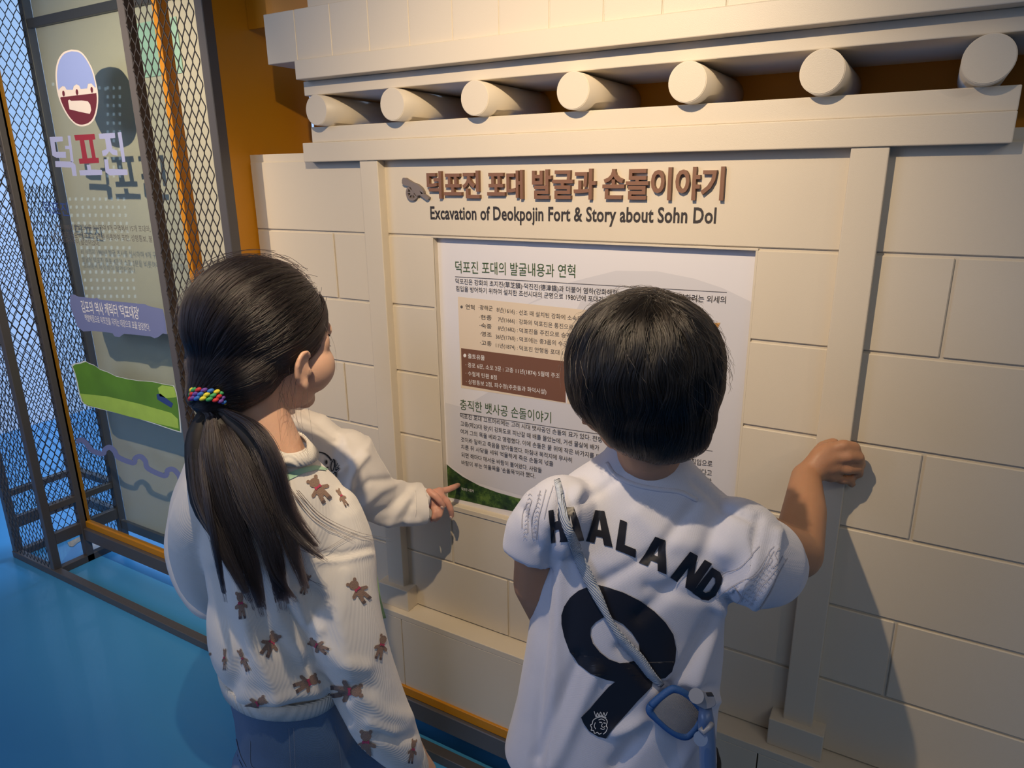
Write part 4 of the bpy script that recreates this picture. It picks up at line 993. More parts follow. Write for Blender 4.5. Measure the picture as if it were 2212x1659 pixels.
V = [at(x, y, dep-0.010) for x, y in outer]; v, f = tube_geo(list(V), [0.0048]*len(V), 12); mk('edging', v, f, M['pouch_trim'], bag, True)
inner = [((x-1460)*0.92+1460, (y-1540)*0.92+1540) for x, y in outer[:-1]]
v, f = fill2d([inner], 14)
cx, cy = np.mean([p[0] for p in inner]), np.mean([p[1] for p in inner])
P = [at(x, y, dep-0.011-0.006*max(0, 1-((x-cx)**2+(y-cy)**2)/55**2)) for x, y, _ in v]
M['pouch_mesh'] = knit_mat('grey_mesh_fabric', (0.27, 0.28, 0.32), 330, (0.2, 0.9, 0.2), 0.8, 0.0015)
mk('mesh_panel', P, f, M['pouch_mesh'], bag, True)
P = [at(x, y, dep-0.004) for x, y, _ in v]; mk('back_panel', P, f, M['pouch_trim'], bag, True)
# plastic gadget hanging beside the pouch
gd = empty('plastic_gadget', (-0.21, -0.42, 0.70), 'pale grey and light blue plastic gadget hanging at the hip behind the pouch', 'gadget')
def slab(name, pts, d0, th, m_, root, bev=0.0015):
    v, f = fill2d([pts]); n = len(v); A = [at(x, y, d0) for x, y, _ in v]; B = [at(x, y, d0+th) for x, y, _ in v]
    from collections import Counter
    ec = Counter(tuple(sorted(e)) for t in f for e in zip(t, t[1:]+t[:1])); F2 = list(f) + [tuple(i+n for i in t[::-1]) for t in f]
    for t in f:
        for a, b in zip(t, t[1:]+t[:1]):
            if ec[tuple(sorted((a, b)))] == 1: F2.append((b, a, a+n, b+n))
    me = bpy.data.meshes.new(name); me.from_pydata([tuple(p) for p in A+B], [], F2); me.update(); o = link(name, me, m_, root)
    md = o.modifiers.new('rounding', 'BEVEL'); md.width = bev; md.segments = 3; md.limit_method = 'ANGLE'; md.angle_limit = 0.9; return o
slab('housing', [zp(*p) for p in [(800,480),(900,400),(1000,380),(1100,410),(1200,420),(1245,520),(1265,600),(1250,640),(1180,680),(1080,700),(960,640)]], 0.807, 0.03, M['plastic_grey'], gd, 0.004)
cyl('hinge', at(*zp(940, 480), 0.808), at(*zp(940, 480), 0.804), 0.0085, M['plastic_grey'], gd)
slab('trigger_guard', [zp(*p) for p in [(1090,420),(1190,415),(1235,490),(1120,490)]], 0.8065, 0.002, M['rubber'], gd, 0.0008)
v, f = tube_geo([at(*zp(1090, 690), 0.824), at(*zp(1100, 900), 0.827), at(*zp(1120, 1200), 0.834), at(*zp(1140, 1750), 0.847), at(*zp(1140, 2300), 0.862)], [0.0075, 0.0095, 0.0100, 0.0100, 0.0100], 20); mk('tube', v, f, M['plastic_blue'], gd, True)
v, f = tube_geo([at(*zp(1000, 1000), 0.807), at(*zp(1060, 1080), 0.804), at(*zp(1150, 1000), 0.804), at(*zp(1200, 930), 0.808)], [0.003]*4, 10); mk('clip', v, f, M['plastic_grey'], gd, True)
cyl('button', at(*zp(1010, 1180), 0.81), at(*zp(1010, 1180), 0.804), 0.0080, M['plastic_blue'], gd)

# ---------------------------------------------------------------- the girl with the ponytail
AG = 49.75
girl = empty('person', (-0.74, -0.60, 0.0), 'child with a long dark ponytail in a cream bear-print sweater and jeans', 'person')
hg = Frame(at(571, 752, 0.95), AG-57, 6, 0, 0.99)
nbg = at(604, 1000, 0.955)
g = head_geos(hg, nbg, ear=(0.008, -0.020), neck_r=0.036)
g += [hg.ell((0.035, 0.050, -0.026), (0.030, 0.036, 0.036)), hg.ell((-0.035, 0.050, -0.026), (0.030, 0.036, 0.036)), hg.ell((0.036, 0.056, 0.008), (0.024, 0.019, 0.026)), hg.ell((-0.036, 0.056, 0.008), (0.024, 0.019, 0.026))]
DG = 0.955
def gp(px, py, d=DG): return pp(px, py, d, AG)
g.append(ring_loft([((540, 1010), (680, 1010), DG-0.03, 0.035, AG), ((480, 1090), (740, 1090), DG-0.02, 0.05, AG), ((510, 1300), (710, 1300), DG-0.02, 0.055, AG), ((565, 1440), (680, 1440), DG-0.02, 0.035, AG)], 24))
shR = gp(722, 1110, DG-0.04); elR = gp(757, 1380, 0.86); wrR = gp(896, 1640, 0.85)
g += capsule_chain([shR, elR, wrR], [0.034, 0.028, 0.020], 18)
hd = gp(912, 1672, 0.85); g += capsule_chain([wrR, hd], [0.020, 0.023], 14)
for i, (dx, dy) in enumerate(((-18, 44), (-6, 52), (6, 54), (18, 48))): g += finger([hd + rt(AG)*0.0006*dx, gp(912+dx, 1672+dy*0.6, 0.85), gp(914+dx, 1672+dy*1.15, 0.862), gp(912+dx, 1672+dy*1.5, 0.874)], 0.0078)
g += finger([hd, gp(940, 1690, 0.865), gp(944, 1712, 0.875)], 0.0088)
shL = gp(470, 1080, DG); elL = gp(440, 1240, 1.02); wrL = gp(560, 1330, 1.14)
g += capsule_chain([shL, elL, wrL], [0.034, 0.028, 0.020], 16)
hL = gp(590, 1335, 1.165); g += [ell_geo(hL, (0.024, 0.024, 0.014))]
for i in range(4): g += finger([hL, gp(604, 1322+i*8, 1.18), gp(612, 1326+i*8, 1.195)], 0.0072)
hipg = gp(682, 1640, DG-0.03)
for sx in (-1, 1):
    hip = hipg + rt(AG)*0.040*sx - np.array([0, 0, 0.06]); g += leg_geos(hip, np.array([hip[0], hip[1], 0.36]), np.array([hip[0], hip[1], 0.07]), (0.050, 0.042, 0.032))
link('body', remesh(g, 0.0034, 5, 0.5), M['skin'], girl, True)
face_parts(hg, girl)
lash = [hg.w(0.036, 0.073, 0.003), hg.w(0.040, 0.076, 0.003), hg.w(0.041, 0.080, 0.001)]
v, f = tube_geo(lash, [0.0008, 0.0006, 0.0003], 6); mk('eyelash', v, f, M['hair_cap'], girl, True)
# sweater: trunk with both full sleeves in one surface
rg = [((592, 972), (664, 976), DG-0.035, 0.042, AG), ((545, 992), (690, 1002), DG-0.03, 0.052, AG), ((470, 1024), (736, 1044), DG-0.03, 0.066, AG), ((432, 1085), (768, 1098), DG-0.03, 0.078, AG), ((432, 1180), (782, 1190), DG-0.03, 0.086, AG), ((452, 1290), (770, 1290), DG-0.03, 0.088, AG),
      ((447, 1335), (765, 1335), DG-0.03, 0.096, AG), ((448, 1380), (762, 1380), DG-0.03, 0.098, AG), ((456, 1412), (756, 1414), DG-0.03, 0.094, AG), ((470, 1436), (742, 1438), DG-0.03, 0.087, AG), ((478, 1462), (734, 1464), DG-0.03, 0.083, AG)]
gs = [ring_loft(rg, 52, 2.2)]
A_ = [(716, 1115, 0.905), (738, 1190, 0.888), (738, 1290, 0.868), (757, 1390, 0.852), (790, 1480, 0.846), (826, 1560, 0.842), (860, 1612, 0.842), (884, 1642, 0.845), (896, 1664, 0.848)]
Ar = [(0.040, 0.045), (0.045, 0.046), (0.050, 0.050), (0.051, 0.050), (0.047, 0.048), (0.043, 0.044), (0.033, 0.036), (0.023, 0.024), (0.0215, 0.0225)]
Pc = catmull([gp(*a) for a in A_], 4); Rr = [tuple(x) for x in np.stack([np.interp(np.linspace(0, 8, len(Pc)), range(9), [r[k] for r in Ar]) for k in (0, 1)], 1)]
gs.append(tube_geo(list(Pc), Rr, 26))
gs.append(ell_geo(gp(716, 1112, 0.905), (0.041, 0.041, 0.041)))
Pl = catmull([gp(478, 1065, 0.94), gp(445, 1120, 0.95), gp(435, 1190, 0.985), gp(455, 1260, 1.04), gp(520, 1315, 1.10)], 4)
gs.append(tube_geo(list(Pl), list(np.linspace(0.050, 0.034, len(Pl))), 22)); gs.append(ell_geo(gp(478, 1068, 0.94), (0.05, 0.05, 0.05)))
sw = remesh(gs, 0.0040, 8, 0.5)
cut(sw, gp(600, 976, 0.92), (0, 0, 1), gp(620, 985, 0.92), 0.11)
cut(sw, gp(890, 1652, 0.845), np.array(gp(896, 1664, 0.848))-np.array(gp(884, 1642, 0.845)), gp(890, 1655, 0.845), 0.05)
cut(sw, gp(600, 1566, 0.925), (0, 0, -1), gp(605, 1575, 0.925), 0.19) if False else None
creases(sw, [([(470, 1240), (480, 1330), (520, 1420), (500, 1500)], 18, -0.006), ([(560, 1260), (570, 1360), (640, 1450)], 20, -0.007), ([(520, 1280), (545, 1400), (600, 1500)], 22, 0.007), ([(640, 1280), (660, 1340), (690, 1360)], 12, 0.006),
    ([(690, 1200), (740, 1200), (800, 1185)], 9, -0.0035), ([(690, 1212), (740, 1210), (800, 1195)], 7, 0.003), ([(600, 1180), (640, 1260), (700, 1300)], 16, -0.005), ([(620, 1320), (668, 1400), (670, 1450), (720, 1500), (750, 1560)], 9, -0.008),
    ([(480, 1530), (560, 1545), (700, 1525), (745, 1510)], 12, -0.008), ([(470, 1500), (560, 1512), (680, 1495)], 14, 0.006), ([(690, 1385), (740, 1430), (790, 1440)], 16, 0.005), ([(680, 1440), (730, 1480), (800, 1490)], 16, -0.004),
    ([(780, 1500), (830, 1540), (880, 1550)], 18, 0.004), ([(820, 1590), (860, 1600), (890, 1590)], 10, -0.005), ([(800, 1560), (850, 1580)], 12, 0.004), ([(745, 1240), (735, 1340), (760, 1460)], 20, 0.004), ([(600, 1030), (560, 1180), (540, 1300)], 20, -0.003)])
wobble(sw, 0.0025, 13, 9, (1, 1, 0.6))
swo = link('sweater', sw, M['sweater'], girl, True); WT = bvh(sw)
def on_cloth(tree, pts, off=0.0):
    P = []; last = None
    for x, y in pts:
        d = Vector(ray(x, y)).normalized(); h = tree.ray_cast(Vector(CAM), d)
        if h[0] is not None: last = float(np.linalg.norm(np.array(h[0])-CAM)); P.append(np.array(h[0]) - np.array(d)*off)
        elif last: P.append(CAM + np.array(d)*(last-off))
    return P
# ribbed collar, cuff and waistband
collar = [((592, 954), (662, 958), DG-0.035, 0.043, AG), ((580, 963), (672, 969), DG-0.033, 0.048, AG), ((568, 972), (684, 981), DG-0.031, 0.053, AG)]
V, Fc = ring_loft(collar, 44, 2.1); Fc = Fc[:-2]; o = mk('ribbed_collar', V, Fc, M['sweater_rib'], swo, True); md = o.modifiers.new('thickness', 'SOLIDIFY'); md.thickness = 0.004
V, Fc = tube_geo([gp(876, 1628, 0.843), gp(884, 1642, 0.845), gp(893, 1658, 0.847), gp(900, 1674, 0.850)], [0.0265, 0.0255, 0.0245, 0.0235], 30); o = mk('ribbed_cuff', V, Fc[:-2], M['sweater_rib'], swo, True); md = o.modifiers.new('thickness', 'SOLIDIFY'); md.thickness = 0.003
V, Fc = ring_loft([((474, 1434), (737, 1438), DG-0.03, 0.0865, AG), ((477, 1450), (735, 1453), DG-0.03, 0.0850, AG), ((482, 1467), (731, 1470), DG-0.03, 0.083, AG)], 52, 2.2); o = mk('ribbed_waistband', V, Fc[:-2], M['sweater_rib'], swo, True); md = o.modifiers.new('thickness', 'SOLIDIFY'); md.thickness = 0.004
v, f = fill2d([stroke(catmull([(596,1046),(622,1030),(655,1016),(685,1011),(708,1016)], 5), [14,16,16,15,15,15,14,14,13,13,12,12,11,11,10,9,8,7,6,5,4])], 8); decal('mint_band', v, f, WT, M['mint'], swo, 0.0012)
# knitted bear motifs
def bear(cx, cy, s, ang, sx=1.0, dark=0.0):
    ca, sa = cos(radians(ang)), sin(radians(ang))
    T2 = lambda pts: [(cx + (x*sx*ca - y*sa)*s, cy + (x*sx*sa + y*ca)*s) for x, y in pts]
    el = lambda x, y, a, b, n=12: T2([(x+a*cos(2*pi*i/n), y+b*sin(2*pi*i/n)) for i in range(n)])
    for lpx, m_, off in [(el(0,-.28,.19,.17), 'bear', .0010), (el(-.16,-.43,.07,.07,8), 'bear', .0011), (el(.16,-.43,.07,.07,8), 'bear', .0011), (el(0,.06,.17,.22), 'bear', .0012),
                    (T2([(-.12,-.08),(-.34,.02),(-.36,.12),(-.28,.14),(-.10,.06)]), 'bear', .0013), (T2([(.12,-.08),(.34,.02),(.36,.12),(.28,.14),(.10,.06)]), 'bear', .0013),
                    (T2([(-.16,.16),(-.20,.46),(-.06,.47),(-.02,.22)]), 'bear', .0014), (T2([(.16,.16),(.20,.46),(.06,.47),(.02,.22)]), 'bear', .0014),
                    (T2([(-.19,.40),(-.20,.50),(-.06,.50),(-.06,.40)]), 'bear_dark', .0018), (T2([(.19,.40),(.20,.50),(.06,.50),(.06,.40)]), 'bear_dark', .0018),
                    (T2([(-.12,-.15),(0,-.10),(.12,-.15),(.12,-.02),(0,-.07),(-.12,-.02)]), 'pink', .0020), (el(0,-.085,.035,.04,8), 'pink', .0022)]:
        v, f = fill2d([lpx], 7); decal('bear_print', v, f, WT, M[m_], swo, off)
for cx, cy, s_, a_, sx_ in [(688,1057,66,-35,1),(774,1276,62,-40,1),(521,1306,64,-8,.6),(584,1391,62,30,1),(527,1425,56,-25,.45),(486,1423,50,0,.3),(450,1434,54,0,.6),(662,1475,62,65,1),(688,1395,52,-60,.8),
                            (822,1397,60,15,.7),(750,1492,74,88,1),(553,1520,54,62,.9),(481,1527,50,-60,.9),(791,1606,66,0,1),(890,1622,56,10,.5),(659,1262,50,20,.6),(738,1075,46,-30,.5)]:
    bear(cx, cy, s_*0.93, a_, sx_)
# jeans
gj = [ring_loft([((488, 1435), (730, 1440), DG-0.03, 0.076, AG), ((490, 1480), (742, 1485), DG-0.03, 0.084, AG), ((505, 1540), (765, 1545), DG-0.03, 0.088, AG), ((512, 1610), (780, 1620), DG-0.03, 0.088, AG), ((540, 1700), (805, 1710), DG-0.03, 0.080, AG)], 40)]
for sx in (-1, 1):
    hip = hipg + rt(AG)*0.046*sx + np.array([0, 0, 0.01]); gj.append(tube_geo([hip, np.array([hip[0], hip[1], 0.50]), np.array([hip[0], hip[1], 0.36]), np.array([hip[0], hip[1], 0.07])], [0.076, 0.072, 0.062, 0.055], 22)); gj.append(ell_geo(hip, (0.076, 0.076, 0.06)))
jm = remesh(gj, 0.0055, 5); jo = link('jeans', jm, M['denim'], girl, True); JT = bvh(jm)
for pts in [[(500,1572),(504,1600),(512,1630),(524,1656)], [(624,1572),(628,1659)], [(634,1572),(638,1659)], [(722,1568),(730,1600),(738,1659)], [(540,1600),(544,1655),(580,1659)], [(508,1572),(512,1602),(520,1632),(532,1656)]]:
    v, f = fill2d([stroke(catmull(pts, 5), 1.8)], 8); decal('seam', v, f, JT, M['denim_seam'], jo, 0.001)
for sx in (-1, 1):
    hip = hipg + rt(AG)*0.058*sx; shoe('shoe', hip - vd(AG-25)*0.05, AG-25, M['sweatshirt'], girl)
# pale green strap hanging at her front
fr_ = [gp(792, 1200, 0.985), gp(804, 1240, 0.985), gp(812, 1290, 0.98), gp(824, 1335, 0.978)]
V = []; Fc = []
for i, p in enumerate(catmull(fr_, 5)): 
    wd = 0.010*min(1, 0.5+i*0.1); V += [p - rt(AG)*wd, p + rt(AG)*wd*0.7]
for i in range(len(V)//2-1): Fc.append((2*i, 2*i+1, 2*i+3, 2*i+2))
o = mk('strap', V, Fc, M['green_strap'], girl, True); md = o.modifiers.new('thickness', 'SOLIDIFY'); md.thickness = 0.003

# hair of the girl: swept back into the tie
geos = [hg.ell((0, -0.010, 0.036), (0.0795, 0.100, 0.0885)), hg.ell((0, -0.045, -0.018), (0.066, 0.058, 0.060)), hg.ell((0, -0.075, -0.052), (0.036, 0.034, 0.034))]
hm = remesh(geos, 0.004, 6); HT = bvh(hm)
def limG(l):
    r, f, u = l; a = abs(r)
    if f > 0.012: return 0.012 + (f-0.012)*0.55 + max(0, f-0.06)*0.9
    if f > -0.012: return 0.012
    return 0.012 + (f+0.012)*1.35 if f > -0.075 else -0.075
tie_l = np.array([0.0, -0.104, -0.062]); tie = hg.w(*tie_l)
cap = hm.copy(); drop_low(cap, hg, limG, 0.004); co = get_co(cap); cc = hg.w(0, -0.010, 0.02); set_co(cap, cc + (co-cc)*0.972)
link('hair', cap, M['hair_cap'], girl, True)
cen = (0, -0.010, 0.015)
td = tie_l - np.array(cen); td /= np.linalg.norm(td)
strands = []
def swept(l0, lay, n=15, k=1.0):
    d0 = np.asarray(l0)-np.array(cen); d0 = d0/np.linalg.norm(d0); om = math.acos(np.clip(d0@td, -1, 1)); pts = []
    for t in np.linspace(0, 1, n):
        d = (d0*sin((1-t)*om) + td*sin(t*om))/max(1e-6, sin(om)); 
        d = d + np.array([0, 0, 0.22*sin(pi*t)*om*0.5*k]); d /= np.linalg.norm(d)
        p = surf_point(HT, hg, d, lay*(1-0.5*t), cen); pts.append(p)
    pts[-1] = tie + (pts[-1]-tie)*0.15; return pts
for i in range(7000):
    # roots along the whole scalp, denser on the hairline
    a = rng.uniform(-1, 1); 
    if rng.uniform() < 0.55:
        th = rng.uniform(0, pi); f0 = 0.083*cos(th)*1.02-0.004; r0 = (1 if rng.uniform() < 0.5 else -1)*0.074*sin(th)
        l0 = np.array([r0, f0, 0]); l0[2] = limG(l0) + rng.uniform(0.0, 0.01)
        if f0 < -0.07: continue
    else:
        dd = rng.normal(size=3); dd /= np.linalg.norm(dd); l0 = np.array(cen)+dd*0.085
        if l0[2] < limG(l0)+0.006: continue
    cl = math.floor((math.atan2(l0[0], l0[1])+pi)*9); pts = swept(l0, rng.uniform(-0.0035, 0.0012) + 0.0012*sin(cl*5.1), 15, 1+0.15*sin(cl*2.7))
    strands.append(np.array(pts))
for i in range(90):        # loose hairs at crown, temple and nape
    l0 = np.array([rng.uniform(-0.06, 0.07), rng.uniform(-0.05, 0.07), rng.uniform(0.06, 0.11)]); p = swept(l0, 0.0015 + 0.009*rng.uniform(), 9, 1.2); strands.append(np.array(p[:6]))
loose = []
for i in range(14):
    st0 = hg.w(0.066, rng.uniform(-0.03, 0.01), rng.uniform(-0.05, -0.01)); e = at(rng.uniform(600, 665), rng.uniform(900, 1000), 0.92); mid = (st0+e)/2 + rng.normal(size=3)*0.006
    loose.append(catmull([st0, mid, e], 5))
for q in ([(668,800),(664,860),(672,920),(680,985)], [(655,845),(650,900),(662,960),(668,1010)], [(700,700),(722,745),(728,800)], [(640,820),(632,880),(640,950)]): loose.append(catmull([at(x, y, 0.905) for x, y in q], 6))
# ponytail bundles
bund = [([(447,884),(428,960),(440,1080),(478,1180),(540,1300)], 3.4, 17, 0.0), ([(460,880),(492,960),(540,1080),(585,1190),(612,1318)], 4.0, 24, 0.0), ([(468,878),(548,925),(592,1000),(628,1110),(694,1192)], 2.6, 15, 0.0),
        ([(468,882),(545,945),(590,1050),(630,1180),(664,1282)], 2.4, 16, 0.0), ([(446,884),(436,980),(450,1090),(468,1190),(487,1300)], 1.1, 8, 0.0), ([(455,882),(462,980),(492,1100),(535,1210),(568,1332)], 4.2, 23, 0.0), ([(465,882),(520,960),(580,1080),(645,1165),(705,1212)], 1.3, 11, 0.0), ([(458,882),(500,1000),(560,1120),(590,1230),(640,1300)], 2.0, 14, 0.0)]
wts = np.array([b[1] for b in bund]); wts /= wts.sum()
ctrl = [np.array(b[0], float) for b in bund]
pony = []
for i in range(7500):
    k = rng.choice(len(bund), p=wts); sp = bund[k][2]; cp = ctrl[k]; j = rng.normal(size=2); dj = rng.uniform(0, 1); cl = math.floor(rng.uniform(0, 15)); cj = np.array([sin(cl*2.3+k), cos(cl*1.7+k)])
    ln = rng.uniform(0.80, 1.0) if rng.uniform() < 0.8 else rng.uniform(0.6, 1.05); P = []
    for m, (x, y) in enumerate(cp):
        w_ = [0.22, 0.75, 1.0, 0.9, 0.55][m]; o_ = j*sp*[0.4, 0.36, 0.26, 0.18, 0.10][m]*w_ + cj*sp*0.85*w_*(0.7+0.5*sin(cl*1.3+m)) + rng.normal(size=2)*1.4*(m > 0)
        d_ = 0.893 - 0.0072*m - 0.026*dj*w_ + 0.007*sin(k*2.1+m) ; P.append((x+o_[0], y+o_[1]*0.5, d_))
    C_ = catmull(np.array(P), 6); C_ = C_[:max(4, int(len(C_)*ln))]
    pts = []
    for (x, y, d_) in C_: pts.append(at(x, y, d_))
    pts[0] = tie + (pts[0]-tie)*0.25; pony.append(np.array(pts))
# keep the tail outside the sweater
for s_ in pony:
    for i in range(len(s_)):
        d = Vector(s_[i]-CAM); L = d.length; h = WT.ray_cast(Vector(CAM), d.normalized(), L+0.02)
        if h[0] is not None and (Vector(h[0])-Vector(CAM)).length < L + 0.004: s_[i] = CAM + np.array(d.normalized())*((Vector(h[0])-Vector(CAM)).length - 0.003 - 0.010*rng.uniform())
for q, n_ in (([(640,1060),(690,1110),(770,1150),(850,1170)], 3), ([(620,1040),(680,1120),(760,1165)], 3), ([(600,1150),(680,1190),(760,1150)], 2), ([(650,1240),(700,1270)], 2)):
    for _ in range(n_):
        P = on_cloth(WT, catmull([(x+rng.normal()*5, y+rng.normal()*4) for x, y in q], 6), 0.004)
        if len(P) > 3: pony.append(np.array(P))
hair('hair_strands', strands, 0.00030, 0.00012, M['hair_girl'], girl)
hair('loose_hairs', loose, 0.00018, 0.00006, M['hair_girl'], girl)
hair('ponytail', pony, 0.00036, 0.00010, M['hair_girl'], girl)
for bk in (0, 1, 3, 5):        # dark body inside the tail
    cp = ctrl[bk]; P = [at(x, y, 0.893-0.007*m) for m, (x, y) in enumerate(cp[:4])]; P = catmull(P, 4)
    Q = []
    for p in P:
        d = Vector(p-CAM); L = d.length; h = WT.ray_cast(Vector(CAM), d.normalized(), L+0.03)
        Q.append(CAM + np.array(d.normalized())*((Vector(h[0])-Vector(CAM)).length-0.006) if h[0] is not None and (Vector(h[0])-Vector(CAM)).length < L+0.008 else p)
    v, f = tube_geo(Q, list(np.interp(np.linspace(0, 1, len(Q)), [0, .3, .7, 1], [0.009, 0.016, 0.016, 0.004])), 12); mk('hair_lock', v, f, M['hair_cap'], girl, True)
# braided hair tie
bm_cols = [mat('yellow_cord', (0.72, 0.66, 0.05), 0.6), mat('red_cord', (0.55, 0.03, 0.04), 0.6), mat('blue_cord', (0.03, 0.16, 0.55), 0.6), mat('green_cord', (0.05, 0.35, 0.12), 0.6), mat('violet_cord', (0.15, 0.06, 0.35), 0.6)]
tc_ = at(450, 857, 0.876); tx = np.array([0.16, -0.42, -0.90]); tx /= np.linalg.norm(tx); ta = np.cross(tx, [0, 0, 1]); ta /= np.linalg.norm(ta); tb = np.cross(tx, ta)
V = []; Fc = []; mi = []
for row in range(3):
    for k in range(17):
        a = 2*pi*(k+0.5*(row % 2))/17; c = tc_ + (ta*cos(a)+tb*sin(a))*0.0200 + tx*(row-1)*0.0052
        tg = -ta*sin(a)+tb*cos(a); rd = ta*cos(a)+tb*sin(a); v, f = ell_geo(c, (0.0042, 0.0032, 0.0030), np.stack([tg+tx*0.35, rd, tx], 1), 10, 6)
        n = len(V); V += v; Fc += [tuple(i+n for i in t) for t in f]; mi += [(k*2+row*3) % 5]*len(f)
me = bpy.data.meshes.new('hair_tie'); me.from_pydata([tuple(p) for p in V], [], Fc)
for c in bm_cols: me.materials.append(c)
for p, q in zip(me.polygons, mi): p.material_index = q
link('hair_tie', me, None, girl, True)
v, f = ell_geo(at(433, 722, 0.868), (0.003, 0.002, 0.006)); mk('leaf_bit', v, f, mat('dry_leaf_bit', (0.12, 0.14, 0.06), 0.7), girl, True)

# ---------------------------------------------------------------- the small child behind, pointing at the board
AC = 47.0
kid = empty('person', (-1.0, -0.28, 0.0), 'small child in a white sweatshirt behind the ponytailed child, pointing at the board', 'person')
DC = 1.36
def kp(px, py, d=DC): return pp(px, py, d, AC)
hk = Frame(kp(572, 790, 1.38), AC-150, 8, 0, 0.86)
nk = kp(590, 915, 1.37)
g = head_geos(hk, nk, neck_r=0.034)
g.append(ring_loft([((520, 930), (690, 930), DC, 0.05, AC), ((500, 1050), (720, 1050), DC, 0.06, AC), ((520, 1260), (740, 1260), DC, 0.07, AC)], 24))
wk = ov(921, 1077, -0.094)
g += capsule_chain([kp(725, 1000), kp(790, 1075, 1.36), ov(850, 1088, -0.13), wk], [0.036, 0.032, 0.026, 0.0185], 16)
Kk = [ov(949, 1062, -0.066), ov(952, 1073, -0.072), ov(945, 1084, -0.080), ov(935, 1092, -0.090)]
pk = ov(935, 1074, -0.086)
for k_, r in zip(Kk, (0.0105, 0.0110, 0.0105, 0.0095)): g += capsule_chain([wk, pk*0.5+k_*0.5, k_], [0.017, 0.0135, r], 12)
fk = [[Kk[0], ov(966, 1058, -0.044), ov(981, 1052, -0.020), ov(990, 1048, 0.008)],
      [Kk[1], ov(965, 1082, -0.066), ov(973, 1099, -0.062), ov(976, 1114, -0.056)],
      [Kk[2], ov(953, 1098, -0.088), ov(950, 1112, -0.094), ov(942, 1122, -0.090)],
      [Kk[3], ov(940, 1106, -0.100), ov(937, 1117, -0.104), ov(933, 1123, -0.098)]]
for p, r in zip(fk, (0.0074, 0.0076, 0.0072, 0.0064)): g += finger(p, r)
th = [ov(927, 1062, -0.100), ov(940, 1071, -0.100), ov(950, 1082, -0.096), ov(957, 1092, -0.090)]; g += finger(th, 0.0078)
shk = kp(470, 1010, 1.34); ek = kp(428, 1190, 1.30); wk2 = kp(500, 1300, 1.24)
g += capsule_chain([shk, ek, wk2], [0.034, 0.028, 0.02], 16); h2 = kp(530, 1310, 1.22); g += [ell_geo(h2, (0.024, 0.022, 0.014))]
for i in range(4): g += finger([h2, kp(548, 1300+i*9, 1.21), kp(560, 1304+i*9, 1.20)], 0.0068)
hipk = kp(625, 1250, DC)
for sx in (-1, 1):
    hip = hipk + rt(AC)*0.055*sx; g += leg_geos(hip, np.array([hip[0], hip[1], 0.32]), np.array([hip[0], hip[1], 0.07]), (0.068, 0.044, 0.032))
link('body', remesh(g, 0.0031, 5, 0.5), M['skin_pink'], kid, True); face_parts(hk, kid)
for p in fk[1:]+[th]: nail(p[-1]+np.array([0.001, -0.005, -0.002]), (0.2, -0.9, 0.1), np.array(p[-1])-np.array(p[-2]), 0.0046, M['nail'], kid)
gs = [ring_loft([((560, 893), (665, 890), DC, 0.05, AC), ((505, 908), (702, 903), DC, 0.062, AC), ((462, 945), (744, 935), DC, 0.08, AC), ((445, 1000), (772, 985), DC, 0.095, AC), ((446, 1080), (778, 1075), DC, 0.10, AC), ((450, 1160), (792, 1155), DC, 0.105, AC), ((455, 1215), (806, 1212), DC, 0.11, AC), ((456, 1226), (808, 1224), DC, 0.11, AC)], 48, 2.2)]
Sl = catmull([kp(735, 985, 1.345), kp(768, 1030, 1.345), ov(812, 1072, -0.185), ov(860, 1088, -0.145), ov(905, 1088, -0.108), ov(922, 1086, -0.094)], 4)
gs.append(tube_geo(list(Sl), [tuple(x) for x in np.stack([np.interp(np.linspace(0, 1, len(Sl)), [0, .2, .45, .7, 1], [.070, .064, .054, .050, .050]), np.interp(np.linspace(0, 1, len(Sl)), [0, .2, .45, .7, 1], [.070, .062, .050, .044, .040])], 1)], 26))
gs.append(ell_geo(kp(742, 985, 1.345), (0.062, 0.062, 0.055)))
S2 = catmull([kp(480, 1000, 1.345), kp(440, 1090, 1.32), kp(424, 1190, 1.30), kp(450, 1270, 1.26), kp(500, 1310, 1.22)], 4)
gs.append(tube_geo(list(S2), list(np.interp(np.linspace(0, 1, len(S2)), [0, .3, .6, .85, 1], [.062, .056, .052, .046, .032])), 24)); gs.append(ell_geo(kp(480, 1000, 1.345), (0.06, 0.06, 0.06)))
ks = remesh(gs, 0.0045, 7, 0.5)
hemk = ov(914, 1087, -0.100); cut(ks, hemk, np.array(ov(922, 1086, -0.094))-np.array(ov(905, 1088, -0.108)), hemk, 0.075)
cut(ks, (0, 0, kp(630, 1222)[2]), (0, 0, -1), kp(630, 1222), 0.32)
creases(ks, [([(650, 885), (745, 960), (765, 1040)], 8, -0.004), ([(700, 900), (745, 960)], 10, 0.004), ([(745, 960), (765, 1010), (750, 1080)], 9, 0.005), ([(790, 985), (765, 1015), (758, 1050)], 8, 0.006), ([(755, 1080), (800, 1040), (850, 1035)], 8, -0.005), ([(775, 1100), (820, 1060), (870, 1040)], 10, 0.005),
    ([(790, 1120), (840, 1100), (880, 1060)], 9, -0.005), ([(840, 1135), (870, 1090), (900, 1050)], 8, 0.004), ([(870, 1130), (890, 1090)], 7, -0.004), ([(800, 1135), (860, 1128), (905, 1125)], 7, 0.004), ([(770, 1060), (785, 1140), (795, 1200)], 9, -0.003),
    ([(392, 1170), (430, 1190), (460, 1160)], 9, -0.005), ([(400, 1230), (440, 1240), (465, 1210)], 10, 0.006), ([(415, 1280), (450, 1270)], 8, -0.005), ([(410, 1080), (425, 1120)], 10, 0.004)])
wobble(ks, 0.0020, 16, 21)
